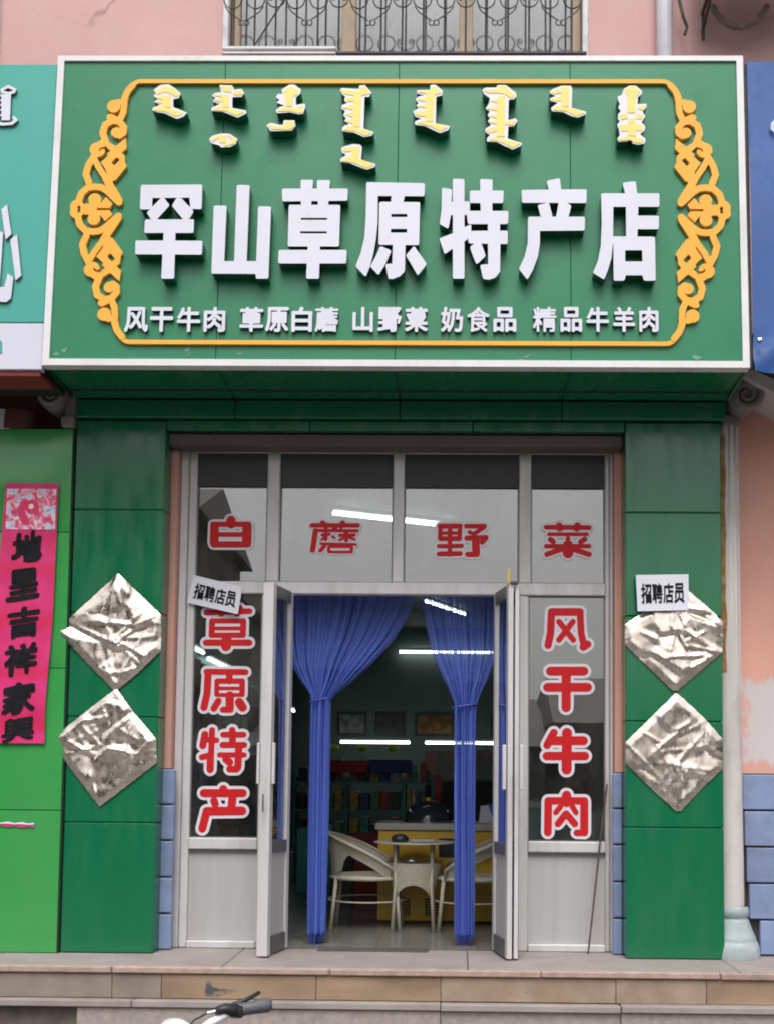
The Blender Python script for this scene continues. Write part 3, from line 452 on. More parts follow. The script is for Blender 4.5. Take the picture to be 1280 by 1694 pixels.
# spilled paint stain on the riser, an irregular thin film
sp = []
for k in range(26):
    t = 2*math.pi*k/26; rr = 1+0.25*math.sin(3*t+1)+0.15*math.sin(7*t)
    sp.append((-1.055+0.075*rr*math.cos(t), -0.125+0.018*rr*math.sin(t)))
sp2 = [(-1.13,-0.15),(-1.125,-0.09),(-1.115,-0.066),(-1.10,-0.07),(-1.095,-0.10),(-1.04,-0.115),(-1.0,-0.13),(-1.05,-0.148)]
mt = M['stain']; nt = mt.node_tree; o_ = [n for n in nt.nodes if n.type == 'OUTPUT_MATERIAL'][0]; bs = [n for n in nt.nodes if n.type == 'BSDF_PRINCIPLED'][0]
tp_ = N(nt, 'BsdfTransparent'); ms_ = N(nt, 'MixShader'); nt.links.new(ramp(nt, noi(nt, coords(nt, (.6,1,1), 'World'), 28, 5, .7), [(0.40, 0.0), (0.62, 0.85)]), ms_.inputs[0]); nt.links.new(tp_.outputs[0], ms_.inputs[1]); nt.links.new(bs.outputs[0], ms_.inputs[2]); nt.links.new(ms_.outputs[0], o_.inputs[0])
plate([sp, sp2], [], -0.4215, -0.4215).build('paint_stain', M['stain'], st)
B('threshold_mat', M['mat_rubber'], st, -0.62, 0.02, 0.16, 0.30, 0.0, 0.006, bev=.003)

# ================================================================= building shell
bd_ = thing('shop_building', 'pink rendered building that carries the green shop sign and the shopfront', 'building', (0,0.4,0))
def wall(name, mat, *b): return B(name, mat, bd_, *b)
wall('upper_wall', M['pink_wall'], -6.0, -2.72, 0.35, 0.6, 3.2, 8.5)
wall('upper_wall', M['pink_wall'], -2.72, -1.32, 0.35, 0.6, 3.2, 8.5)
wall('upper_wall', M['pink_wall'], -1.32, 0.95, 0.35, 0.6, 3.2, 5.49)
wall('upper_wall', M['pink_wall'], -1.32, 0.95, 0.35, 0.6, 7.0, 8.5)
wall('upper_wall', M['pink_wall'], 0.95, 6.0, 0.35, 0.6, 3.2, 8.5)
# shop room
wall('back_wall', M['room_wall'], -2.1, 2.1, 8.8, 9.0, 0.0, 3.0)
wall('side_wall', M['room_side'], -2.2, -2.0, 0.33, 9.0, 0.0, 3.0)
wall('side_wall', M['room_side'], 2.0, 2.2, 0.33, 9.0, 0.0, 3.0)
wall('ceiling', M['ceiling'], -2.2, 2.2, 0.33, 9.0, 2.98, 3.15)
wall('front_wall', M['pink_wall'], -6.0, -1.49, 0.22, 0.33, 0.0, 3.2)
wall('front_wall', M['pink_wall'], 1.088, 1.69, 0.22, 0.33, 0.0, 3.2)
wall('front_wall', M['pink_wall'], -1.49, 1.088, 0.22, 0.34, 2.976, 3.2)
wall('parapet_roof', M['pink_wall'], -6.0, 6.0, 0.6, 10, 8.3, 8.5)
wall('far_side', M['pink_wall'], -6.0, -5.8, 0.6, 10, 0, 8.3)
wall('far_side', M['pink_wall'], 5.8, 6.0, 0.6, 10, 0, 8.3)
wall('rear_wall', M['pink_wall'], -5.8, 5.8, 9.8, 10, 0, 8.3)
fl = struct_root('shop_floor', (0,4,0))
for i in range(7):
    for j in range(14):
        x = -2.1+i*0.6; y = 0.245+j*0.6
        B('floor_tile', M['floor'], fl, x+.001, x+.599, y+.001, y+.599, -0.05, -0.001, bev=.001)

# upper window, reveal, trims and panes
B('window_trim', M['win_white'], bd_, -1.32,-1.285,0.33,0.40,5.45,7.0, bev=.004); B('window_trim', M['win_white'], bd_, 0.915,0.95,0.33,0.40,5.45,7.0, bev=.004)
wf = MB()
for a, b in ((-1.285,-1.23),(-0.59,-0.50),(0.15,0.235),(0.86,0.915)): wf.cbox(a, b, 0.42, 0.48, 5.49, 7.0, b=.006)
wf.cbox(-1.285, 0.915, 0.415, 0.475, 5.49, 5.53, b=.006)
wfo = wf.build('window_frame', M['win_tan'], bd_)
for a, b in ((-1.23,-0.59),(-0.50,0.15),(0.235,0.86)):
    B('pane', M['glass_up'], wfo, a, b, 0.445, 0.450, 5.53, 7.0)
    mb = MB(); n = 60
    for i in range(n+1):
        x = a+(b-a)*i/n; y = 0.56+0.018*math.sin(i*0.9)+0.01*math.sin(i*2.3)
        mb.v += [(x,y,5.45),(x,y,7.0)]
        if i: mb.f.append((2*i-2,2*i,2*i+1,2*i-1)); mb.m.append(0)
    mb.build('inner_curtain', M['pale_curtain'], wfo, smooth=True)
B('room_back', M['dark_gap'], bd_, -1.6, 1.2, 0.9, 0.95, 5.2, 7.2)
# neighbouring window edge at far left
MB().box(-2.80,-2.72,0.31,0.42,5.42,7.0).build('window_trim', M['win_white'], bd_)
MB().box(-3.6,-2.80,0.33,0.349,5.42,7.0).build('window_blind', M['pale_curtain'], bd_)

# wrought-iron grille
gr = thing('window_grille', 'dark wrought iron scroll grille over the upstairs window', 'grille', (-0.18,0.24,5.5))
GY = 0.25; pitchx = 0.1295
def circle(cx, cz, r, a0=0, a1=360, n=22, rz=None):
    return [(cx+r*math.cos(R(a0+(a1-a0)*i/n)), GY-.012, cz+(rz or r)*math.sin(R(a0+(a1-a0)*i/n))) for i in range(n+1)]
def spiral(cx, cz, r0, r1, a0, a1, n=18):
    return [(cx+(r0+(r1-r0)*i/n)*math.cos(R(a0+(a1-a0)*i/n)), GY-.012, cz+(r0+(r1-r0)*i/n)*math.sin(R(a0+(a1-a0)*i/n))) for i in range(n+1)]
xs = [-1.235+pitchx*i for i in range(17)]
for i, x in enumerate(xs):
    MB().tube([(x,GY,5.43),(x,GY,6.9)], 0.0065, 6).build('bar', M['iron'], gr)
    for zc in (5.765, 6.25, 6.75):
        k = i % 3; c = MB()
        q = 1 if k == 0 else -1
        if k < 2:
            ring = circle(x-.006*q, zc, 0.054)
            tail = [(x-q*.054,GY-.012,zc-.040),(x-q*.03,GY-.012,zc-.075),(x+q*.02,GY-.012,zc-.112),(x+q*.045,GY-.012,zc-.128)]
            curl = [(x+q*.050+.017*math.cos(R(a)), GY-.012, zc-.145+.017*math.sin(R(a))) for a in range(90, 440, 25)]
            MB().tube(ring, 0.0042, 5).build('scroll', M['iron'], gr)
            MB().tube(tail, 0.004, 5).build('scroll', M['iron'], gr); MB().tube(curl, 0.0038, 5).build('scroll', M['iron'], gr)
        else:
            MB().tube([(x+.055*math.cos(R(a)), GY-.012, zc+.01+.055*math.sin(R(a))) for a in range(185, 356, 10)]+spiral(x+.036, zc+.012, .019, .006, 0, 420), .0042, 5).build('scroll', M['iron'], gr)
            MB().tube(spiral(x-.036, zc+.012, .019, .006, 180, -240), .0042, 5).build('scroll', M['iron'], gr)
MB().box(-1.30,0.93,GY-.012,GY+.012,5.425,5.437).build('rail', M['iron'], gr)
MB().box(-1.30,0.93,GY-.012,GY+.012,6.90,6.915).build('rail', M['iron'], gr)
MB().tube([(-1.13,GY-.02,5.42),(-0.90,GY-.02,5.80)], .005, 6).build('brace', M['iron'], gr)
B('ledge_strip', M['win_white'], gr, -1.29,-0.60,0.20,0.235,5.43,5.445); B('ledge_strip', M['win_white'], gr, -1.29,-0.60,0.20,0.235,5.40,5.41)

# downpipe
dp = thing('downpipe', 'white plastic downpipe running down the pink wall', 'pipe', (1.413,0.28,3.3))
MB().tube([(1.413,0.28,3.2),(1.413,0.28,8.4)], 0.05, 20).build('pipe', M['white_pvc'], dp, smooth=True)
MB().tube([(1.413,0.28,6.55),(1.413,0.28,6.61)], 0.057, 20).build('collar', M['white_pvc'], dp)

# air conditioner on brackets and its hose loop
ac = thing('air_conditioner', 'air conditioner seen from below on rusty brackets at the top right of the pink wall', 'air conditioner', (1.85,0.1,5.8))
MB().cbox(1.56,2.30,-0.18,0.16,5.745,6.30,b=.01).build('casing', M['rusty'], ac)
for x in (1.655, 2.11):
    b = MB().tube([(x,0.33,5.62),(x,-0.20,5.73)], .010, 6).tube([(x,0.30,5.55),(x,0.30,5.74)], .010, 6).tube([(x,-0.2,5.735),(x,0.33,5.735)], .010, 6).build('bracket', M['rusty'], ac)
hl = thing('hose_loop', 'grey brown wrapped hose hanging in a loop under the air conditioner', 'hose', (1.86,0.15,5.65))
pts = [(1.69+0.33*i/24, 0.20, 5.70-0.135*math.sin(math.pi*i/24)**0.7) for i in range(25)]
MB().tube(pts, [0.020+0.004*math.sin(i*2.1) for i in range(25)], 8).build('hose', M['hose'], hl, smooth=True)
MB().tube([(1.50,0.26,5.78),(1.52,0.24,5.66),(1.545,0.25,5.60),(1.53,0.25,5.55)], .010, 6).build('wire', M['rusty'], hl)

# ================================================================= green pillars and canopy
def pillar(x0, x1, label):
    p = thing('green_pillar', label, 'pillar', ((x0+x1)/2,0.07,0), 'green clad pillars of the shopfront')
    zs = [0.002, 0.73, 1.328, 1.926, 2.524, 3.05]
    for i in range(5):
        B('panel', M['green_panel'], p, x0, x1, 0.0, 0.15, zs[i]+.002, zs[i+1]-.002, bev=.005)
    B('core', M['dark_gap'], p, x0+.01, x1-.01, 0.006, 0.145, 0.0, 3.05)
    return p
pillar(-2.042, -1.5215, 'dark green panelled pillar left of the shop window, behind the left foil squares')
pillar(1.1245, 1.672, 'dark green panelled pillar right of the shop window, behind the right foil squares')
cn = thing('canopy', 'dark green panelled underside and fascia between the sign and the doorway', 'canopy', (-0.2,-0.3,3.1))
jx = [-2.033, -1.116, -0.169, 0.758, 1.693]
for i in range(4):
    B('soffit_panel', M['green_panel'], cn, jx[i]+.002, jx[i+1]-.002, -0.575, -0.055, 3.160, 3.175, bev=.003)
    B('fascia_panel', M['green_panel'], cn, jx[i]+.002, jx[i+1]-.002, -0.05, -0.005, 3.053, 3.155, bev=.004)
for a, b in ((-1.52,-0.69),(-0.69,0.25),(0.25,1.122)):
    B('inner_panel', M['green_panel'], cn, a+.002, b-.002, 0.0, 0.05, 2.995, 3.05, bev=.003)
B('backing', M['dark_gap'], cn, -2.03, 1.69, -0.54, 0.2, 3.18, 3.20)
B('backing', M['dark_gap'], cn, -2.03, 1.69, -0.001, 0.21, 3.056, 3.178)
ln = MB().cbox(-1.52,1.122,0.06,0.22,2.925,2.99,b=.005).build('lintel_beam', M['lintel']); tag(ln, 'grey brown lintel beam right above the shop window frame', 'lintel')

# ================================================================= main sign
sg = thing('shop_sign', 'large green shop sign with white Chinese and yellow Mongolian lettering in an orange frame', 'sign', (0,-0.5832,3.157), keep_local=True)
sg.rotation_euler = (-0.04666, 0, 0)
SX0, SX1, SH = -2.0333, 1.6926, 1.7625
px_ = [SX0+.03, -1.116, -0.169, 0.758, SX1-.03]
def sp_(name, mb, mats, **k):
    o = mb.build(name, mats, None, **k); o.parent = sg; return o
for i in range(4): sp_('face_panel', MB().cbox(px_[i]+.0012, px_[i+1]-.0012, 0.0, 0.02, 0.03, SH-.03, b=.0015), M['sign_green'])
sp_('backing', MB().box(SX0+.02, SX1-.02, 0.012, 0.40, 0.02, SH-.02), M['dark_gap'])
def bar(pts2, y0=-.012, y1=.05):
    return plate([pts2], [], y0, y1, 0, 0)
tw = 0.036
sp_('trim', bar([(SX0,0),(SX1,0),(SX1-tw,tw),(SX0+tw,tw)]), M['trim_white'])
sp_('trim', bar([(SX0,SH),(SX0+tw,SH-tw*.8),(SX1-tw,SH-tw*.8),(SX1,SH)]), M['trim_white'])
sp_('trim', bar([(SX0,0),(SX0+tw,tw),(SX0+tw,SH-tw*.8),(SX0,SH)]), M['trim_white'])
sp_('trim', bar([(SX1,0),(SX1,SH),(SX1-tw,SH-tw*.8),(SX1-tw,tw)]), M['trim_white'])
sp_('side_board', MB().box(SX0, SX0+.012, .051, .45, 0.0, SH), M['dark_gap'])
sp_('side_board', MB().box(SX1-.012, SX1, .051, .45, 0.0, SH), M['green_panel'])
# big characters
for ch, P, H in DATA['main']:
    P = [chamfer(p, .009) for p in sc(P)]
    sp_('big_letter', plate(P, sc(H), -0.07, 0.0, 0, 1), [M['letter_white'], M['letter_side']])
# Mongolian words: white cut-out with yellow face
for O, Y in DATA['mong']:
    w = sp_('script_letter', plate([chamfer(sc([O])[0], .004)], [], -0.07, 0.0, 0, 1), [M['sticker_white'], M['letter_side']])
    plate([chamfer(p, .003) for p in sc(Y)]+[q for p in sc(Y) for q in capsules([(.0022, p+[p[0]])], 0, 6)], [], -0.0725, -0.0702, 0, 0).build('yellow_face', M['letter_yellow'], w)
# small characters
for ch, x0, x1, z0, z1 in DATA['row']:
    sp_('small_letter', text_plate(ch, x0, x1, z0, z1, -0.022, 0.0, {'蘑':.018,'精':.018,'食':.02,'野':.022}.get(ch,.03)), [M['letter_white'], M['letter_side']])
# orange rail and cloud scroll ornament (four mirrored quarters and the straight rails)
AX, AV = -0.158, 0.870
qs, qp, qh = DATA['orn']; qs = [(r_*1.0, p_) for r_, p_ in scs(qs)]; qp = sc(qp); qh = sc(qh)
def mir(p, fx, fv): return (AX-(p[0]-AX) if fx else p[0], AV-(p[1]-AV) if fv else p[1])
for fx in (0, 1):
    polys = []; holes = []
    for fv in (0, 1):
        cp = capsules(qs) + qp
        polys += [[mir(p, fx, fv) for p in q] for q in cp]; holes += [[mir(p, fx, fv) for p in q] for q in qh]
    sp_('scroll_ornament', plate(polys, holes, -0.020, 0.0, 0, 0), M['orange_trim'], label='orange cloud scroll along the %s edge of the sign' % ('right' if fx else 'left'))
TOP = 1.609; BOT = 0.127
for v, s in ((TOP, -1), (BOT, 1)):
    pts = []
    for i in range(9):
        t = R(90*i/8); pts.append((-1.571-0.075*math.sin(t), v+s*(0.105*(1-math.cos(t)))))
    pts = [(1.255, v)]+pts
    left = pts[1:]; right = [(2*AX-p[0], p[1]) for p in left]
    sp_('rail', plate(capsules([(0.0115, [right[-1]]+right[::-1][1:]+left)]), [], -0.018, 0.0, 0, 0), M['orange_trim'])
# torn tape remnants
for x, z in ((-1.93,.09),(-1.96,.075),(-1.28,.09),(-1.25,.07),(-0.99,.06),(0.51,.055),(0.53,.07),(1.42,.06)):
    L = [(x+random.uniform(-.03,.03), z+random.uniform(-.018,.018)) for _ in range(5)]
    cx = sum(a for a, b in L)/5; cz = sum(b for a, b in L)/5; L.sort(key=lambda p: math.atan2(p[1]-cz, p[0]-cx))
    sp_('tape_remnant', plate([L], [], -0.002, -0.0005, 0, 0), M['tape'])

# ================================================================= neighbouring signs
ns = thing('neighbour_sign', 'teal shop sign with pale lettering and a pale bottom band, left of the green sign', 'sign', (0,-0.5532,3.157), keep_local=True)
ns.rotation_euler = (-0.04666,0,0)
def np_(name, mb, mats, **k):
    o = mb.build(name, mats, None, **k); o.parent = ns; return o
np_('face', MB().cbox(-3.6,-2.05,-0.0,0.05,0.252,1.742,b=.004), M['teal_sign'])
np_('bottom_band', MB().cbox(-3.6,-2.05,-0.0,0.05,-0.01,0.249,b=.004), M['sign_band'])
np_('backing', MB().box(-3.6,-2.06,0.052,0.40,0.0,1.73), M['dark_gap'])
npd = DATA['nb']
np_('letter', plate(sc(npd[0]), [], -0.016, -0.001, 0, 1), [M['letter_white'], M['frame_grey']], label='pale strokes of a large Chinese character')
np_('letter', plate(capsules(scs(npd[1]))+sc(npd[2]), [], -0.016, -0.001, 0, 1), [M['letter_white'], M['frame_grey']], label='pale Mongolian script word')
np_('letter', plate(sc(npd[3]), [], -0.004, -0.001, 0, 0), M['teal_sign'], label='teal mark on the pale band')
so = MB().cbox(-3.6,-2.06,-0.54,-0.33,3.115,3.145,b=.004).build('sign_soffit', M['red_soffit']); tag(so, 'dark red board under the teal sign at the left edge', 'board')

bn = thing('blue_banner', 'blue tarpaulin banner hanging right of the green sign', 'banner', (2.4,-0.56,3.157))
mb = MB(); nx, nz = 26, 46
for j in range(nz+1):
    for i in range(nx+1):
        u = i/nx; w = j/nz; x = 1.72+1.4*u; z = 3.145+1.755*w
        lo = max(0, 1-w*6.5)
        y = -0.572+0.082*w + 0.006*math.sin(9*w+3*u) + lo*0.022*math.sin((x-1.72)*30-(z-3.1)*28) + lo*0.01*noise.noise(Vector((x*9,z*9,1)))
        mb.v.append((x,y,z))
for j in range(nz):
    for i in range(nx):
        a = j*(nx+1)+i; mb.f.append((a,a+1,a+nx+2,a+nx+1)); mb.m.append(0)
mb.build('cloth', M['blue_banner'], bn, smooth=True)
MB().tube([(1.705,-0.555,3.16),(1.715,-0.47,4.89)], .012, 8).build('edge_pole', M['iron'], bn)
MB().tube([(1.735,-0.60,3.30),(1.75,-0.60,3.305)], .014, 8).build('fastener', M['chrome'], bn)
plate(capsules([(.008, [(1.862,4.545),(1.845,4.53),(1.842,4.50),(1.862,4.485)])]), [], -0.525, -0.522, 0, 0).build('printed_mark', M['letter_white'], bn)

# ================================================================= neighbour pillar at left (bright green)
lp = thing('lime_pillar', 'bright green glossy panelled pillar of the neighbouring shop at the left edge', 'pillar', (-2.4,0,0))
zz = [0.002, 0.797, 1.602, 2.386, 2.99]
for i in range(4):
    mb = MB(); n = 14; x0, x1, z0, z1 = -2.95, -2.056, zz[i]+.0025, zz[i+1]-.0025
    for j in range(n+1):
        for k in range(n+1):
            u = k/n; w = j/n; edge = min(u, 1-u, w, 1-w); e = min(1, edge*7)
            d = 0.006*e+ (0.010 if i == 3 else 0.003)*e*math.sin(math.pi*u)*math.sin(math.pi*w*(1.3 if i == 3 else 1))
            mb.v.append((x0+(x1-x0)*u, -0.02-d, z0+(z1-z0)*w))
    for j in range(n):
        for k in range(n):
            a = j*(n+1)+k; mb.f.append((a,a+1,a+n+2,a+n+1)); mb.m.append(0)
    k = len(mb.v); mb.box(x0, x1, -0.0199, 0.10, z0, z1)
    mb.build('panel', M['lime_panel'], lp, smooth=False).data.polygons.foreach_set('use_smooth', [True]*(n*n)+[False]*6)
B('core', M['dark_gap'], lp, -2.94, -2.046, -0.012, 0.14, 0, 2.985)
# ribbon of torn paper on it
rb = MB()
for k in range(20):
    x = -2.60+0.40*k/19; w = .012+.004*math.sin(k*1.7); z = 0.722-.010*k/19
    rb.v += [(x,-.034,z-w),(x,-.038,z+w*.3),(x,-.036,z+w)]
    if k: b0 = 3*(k-1); rb.f += [(b0,b0+3,b0+4,b0+1),(b0+1,b0+4,b0+5,b0+2)]; rb.m += [0,1]
tag(rb.build('paper_strip', [flat('pink_paper',(0.75,0.05,0.25)), M['sign_band']]), 'thin torn strip of pink paper stuck low on the bright green pillar', 'paper strip')

# spring couplet paper with brush characters
cp_ = thing('spring_couplet', 'long pink-red paper strip with black brush characters on the bright green pillar', 'paper banner', (-2.3,-0.06,1.17))
def cp_edge(z):
    k = [(1.172,-2.485,-2.153),(1.41,-2.484,-2.154),(1.892,-2.455,-2.128),(2.38,-2.437,-2.122),(2.664,-2.426,-2.120)]
    for a, b in zip(k, k[1:]):
        if z <= b[0]: t = (z-a[0])/(b[0]-a[0]); return a[1]+t*(b[1]-a[1]), a[2]+t*(b[2]-a[2])
    return k[-1][1], k[-1][2]
def cp_y(x, z): return -0.046+0.0035*noise.noise(Vector((x*7,z*5,2)))+0.0015*math.sin(z*22)
mt, nt, out = new_mat('crimson_couplet_paper')
b_ = N(nt, 'BsdfPrincipled'); b_.inputs['Roughness'].default_value = 0.55
v_ = coords(nt, (1,1,1), 'World'); sx_ = N(nt, 'SeparateXYZ'); nt.links.new(v_, sx_.inputs[0])
wv = N(nt, 'Math', operation='SINE'); m_ = N(nt, 'Math', operation='MULTIPLY'); nt.links.new(sx_.outputs[2], m_.inputs[0]); m_.inputs[1].default_value = 21; nt.links.new(m_.outputs[0], wv.inputs[0])
c_ = mixc(nt, ramp(nt, noi(nt, v_, 7), [(0.35,0.0),(0.65,1.0)]), (0.58,0.010,0.10), (0.68,0.025,0.19))
c_ = mixc(nt, ramp(nt, wv.outputs[0], [(0.6,0.0),(1.0,0.6)]), c_, (0.66,0.01,0.06))
nt.links.new(c_, b_.inputs['Base Color']); nt.links.new(b_.outputs[0], out.inputs[0]); M['couplet'] = mt
mb = MB(); nj = 70
for j in range(nj+1):
    z = 1.172+(2.664-1.172)*j/nj; a, b = cp_edge(z)
    for i in range(9): x = a+(b-a)*i/8; mb.v.append((x, cp_y(x,z), z))
for j in range(nj):
    for i in range(8): a = j*9+i; mb.f.append((a,a+1,a+10,a+9)); mb.m.append(0)
mb.build('paper', M['couplet'], cp_, smooth=True)
# printed generic flower medallion at the top
mt, nt, out = new_mat('printed_medallion')
b_ = N(nt, 'BsdfPrincipled'); b_.inputs['Roughness'].default_value = 0.5
v_ = coords(nt, (1,1,1), 'World'); vo = N(nt, 'TexVoronoi', Scale=48.0); nt.links.new(v_, vo.inputs['Vector'])
n_ = noi(nt, v_, 17, 5, .6, 1.2); cr_ = nt.nodes.new('ShaderNodeValToRGB'); nt.links.new(n_, cr_.inputs[0])
for p, c in ((0.40,(0.66,0.04,0.14)),(0.48,(0.78,0.25,0.36)),(0.54,(0.75,0.70,0.74)),(0.58,(0.45,0.62,0.75)),(0.70,(0.20,0.35,0.62))):
    e = cr_.color_ramp.elements.new(p); e.color = (*c, 1)
cr_.color_ramp.elements.remove(cr_.color_ramp.elements[0]); cr_.color_ramp.elements[-1].color = (0.7,0.2,0.3,1)
nt.links.new(cr_.outputs[0], b_.inputs['Base Color']); nt.links.new(b_.outputs[0], out.inputs[0]); M['medal'] = mt
def onpaper(mb, lift=.003):
    mb.v = [(x, cp_y(x,z)-lift-y, z) for x, y, z in mb.v]; return mb
mp = [(-2.415,2.395),(-2.133,2.395),(-2.130,2.63),(-2.412,2.63)]
def gridplate(P, n=12):
    x0=min(p[0] for p in P);x1=max(p[0] for p in P);z0=min(p[1] for p in P);z1=max(p[1] for p in P); mb=MB()
    for j in range(n+1):
        for i in range(n+1): mb.v.append((x0+(x1-x0)*i/n,0,z0+(z1-z0)*j/n))
    for j in range(n):
        for i in range(n): a=j*(n+1)+i; mb.f.append((a,a+1,a+n+2,a+n+1)); mb.m.append(0)
    return mb
onpaper(gridplate(mp)).build('printed_picture', M['medal'], cp_)
cx, cz = -2.275, 2.515
ring = [(.008, [(cx+.108*math.cos(R(a)), cz+.105*math.sin(R(a))) for a in range(10, 175, 15)])]
onpaper(plate(capsules(ring), [], 0, 0), .0042).build('printed_ring', flat('pink_print', (0.80,0.30,0.38)), cp_)
fl_ = [(.040, [(cx+.004,cz+.012),(cx+.010,cz+.006)]), (.022, [(cx-.035,cz+.035),(cx-.055,cz-.01),(cx-.04,cz-.055),(cx-.025,cz-.075)])]
onpaper(plate(capsules(fl_), [], 0, 0), .0048).build('printed_flower', flat('crimson_print', (0.66,0.03,0.12)), cp_)
onpaper(plate(capsules([(.015, [(cx+.004,cz+.012),(cx+.0045,cz+.0125)])]), [], 0, 0), .0054).build('printed_flower_centre', M['sticker_white'], cp_)
cc = [('地',-2.374,-2.200,2.200,2.384),('呈',-2.395,-2.205,1.985,2.170),('吉',-2.386,-2.200,1.770,1.950),('祥',-2.395,-2.205,1.560,1.742),('家',-2.400,-2.210,1.338,1.520),('興',-2.395,-2.210,1.182,1.318)]
for ch, x0, x1, z0, z1 in cc:
    s_ = random.uniform(-.10,.10)
    wp = lambda x, z, zc=(z0+z1)/2: (x+0.006*noise.noise(Vector((x*40,z*40,zc)))+ 0.02*(z-zc), z+0.007*noise.noise(Vector((x*40,z*40,zc+5)))+0.16*(x+2.29))
    onpaper(text_plate(ch, x0, x1, z0, z1, 0, 0, 0.042, wp), .004).build('brush_character', M['ink'], cp_)

# ================================================================= wall piers beside the window
for x0, x1, lb in ((-1.534,-1.489,'left'),(1.087,1.128,'right')):
    p = thing('wall_pier', 'narrow salmon wall strip with pale blue bricks below, %s of the window frame' % lb, 'wall', ((x0+x1)/2,0.2,0))
    B('upper_strip', M['salmon_wall'], p, (x0 if lb=='left' else x0), (x1 if lb=='left' else x1), 0.17, 0.219, 1.04, 2.92)
    B('mortar_bed', M['mortar'], p, x0, x1, 0.175, 0.219, 0.0, 1.039)
    for k, (z0, z1) in enumerate(((0.004,0.202),(0.212,0.410),(0.418,0.620),(0.629,0.826),(0.834,1.034))):
        a, b = ((-1.531,-1.452) if lb == 'left' else (1.068,1.124))
        B('brick', M['blue_brick'], p, a, b, 0.135, 0.172, z0, z1, bev=.007)

# ================================================================= shopfront frame
sf = thing('shopfront', 'white aluminium shopfront with glass panes, transom and folding doors', 'shopfront', (-0.2,0.27,0))
def fr(name, *b, mat='frame_alu', bev=.006, y=(0.235,0.295)):
    return B(name, M[mat], sf, b[0], b[1], y[0], y[1], b[2], b[3], bev=bev)
fr('stile', -1.487, -1.44, 0.0, 2.974); fr('stile', -1.4375, -1.39, 0.0, 2.928, y=(0.245,0.292))
fr('stile', 1.068, 1.086, 0.0, 2.974); fr('stile', 1.040, 1.0655, 0.0, 2.928, y=(0.245,0.292))
fr('head_rail', -1.4395, 1.0675, 2.93, 2.974)
fr('mullion', -0.968, -0.893, 2.151, 2.929); fr('mullion', -0.986, -0.895, 0.0, 2.076)
fr('mullion', -0.219, -0.152, 2.151, 2.929)
fr('mullion', 0.529, 0.601, 2.151, 2.929); fr('mullion', 0.531, 0.588, 0.0, 2.076)
fr('transom', -1.389, 1.039, 2.077, 2.150, y=(0.228,0.294))
fr('sill_rail', -1.389, -0.987, 0.570, 0.637, y=(0.230,0.294)); fr('sill_rail', 0.589, 1.039, 0.570, 0.634, y=(0.230,0.294))
fr('sill_lip', -1.389, -0.987, 0.556, 0.569, mat='frame_grey', bev=.002, y=(0.243,0.29)); fr('sill_lip', 0.589, 1.039, 0.556, 0.569, mat='frame_grey', bev=.002, y=(0.243,0.29))
fr('bottom_rail', -1.389, -0.987, 0.0, 0.043, y=(0.228,0.294)); fr('bottom_rail', 0.589, 1.039, 0.0, 0.043, y=(0.228,0.294))
fr('kick_panel', -1.388, -0.988, 0.044, 0.555, mat='kick', bev=0, y=(0.262,0.270)); fr('kick_panel', 0.590, 1.038, 0.044, 0.555, mat='kick', bev=0, y=(0.262,0.270))
for a, b, z0, z1 in ((-1.389,-0.969,2.151,2.929),(-0.892,-0.220,2.151,2.929),(-0.151,0.528,2.151,2.929),(0.602,1.039,2.151,2.929),(-1.389,-0.987,0.638,2.076),(0.589,1.039,0.635,2.076)):
    pn = MB().box(a, b, 0.262, 0.267, z0, z1)
    if z0 > 2.1: pn.v = [(x, y+(z-z0)*.0150, z) for x, y, z in pn.v]      # transom panes tilted back slightly to lower the reflected canopy edge
    pn.build('pane', M['glass'], sf)
    if z0 > 2.1: B('painted_reflection_strip', M['reflection_band'], sf, a, b, 0.2545, 0.2555, 2.727, z1)  # added strip with the dark reflection band put into its colour
    # dark rubber gasket
    g = MB(); t = .006
    g.box(a,b,0.256,0.261,z0,z0+t).box(a,b,0.256,0.261,z1-t,z1).box(a,a+t,0.256,0.261,z0+t,z1-t).box(b-t,b,0.256,0.261,z0+t,z1-t)
    g.build('gasket', M['frame_grey'], sf)
# folding door leaves
def leaf(hx, hy, nx_, ny_, label=None, end_t=.02):
    """door leaf from hinge point (hx,hy) to free end (nx_,ny_)"""
    d = Vector((nx_-hx, ny_-hy, 0)); L = d.length; d.normalize(); n = Vector((-d.y, d.x, 0)); th = .018
    root_mb = MB()
    def bx(mb, s0, s1, z0, z1, t=th, mi=0):
        c = []
        for z in (z0, z1):
            for q in (-t, t):
                for s in (s0, s1): p = Vector((hx,hy,0))+d*s+n*q; c.append((p.x,p.y,z))
        mb.add(c, [(0,2,3,1),(4,5,7,6),(0,1,5,4),(2,6,7,3),(0,4,6,2),(1,3,7,5)], mi); return mb
    Z0, Z1 = 0.012, 2.085
    dr = bx(bx(MB(), 0, .042, Z0, Z1, .014), L-.045, L, Z0, Z1, end_t).build('door', M['frame_alu'], sf, label)
    for za, zb in ((Z0, Z0+.095), (.57, .635), (Z1-.07, Z1-.001)): bx(MB(), .046, L-.046, za, zb, .016).build('door_rail', M['frame_grey'], dr)  # rail grey has the shade of the sideways faces put into its colour
    bx(MB(), .046, L-.046, Z0+.096, .569, .005).build('door_panel', M['kick'], dr)
    bx(MB(), .046, L-.046, .636, Z1-.071, .003).build('door_pane', M['glass'], dr)
    return dr
d1 = leaf(-0.812, 0.235, -0.888, -0.115, 'folded door leaf standing open on the left', .030)
d3 = leaf(0.397, 0.235, 0.468, -0.115, 'folded door leaf nearest the opening on the right', .014)
d4 = leaf(0.512, 0.225, 0.504, -0.105, 'folded door leaf next to the right window', .011)
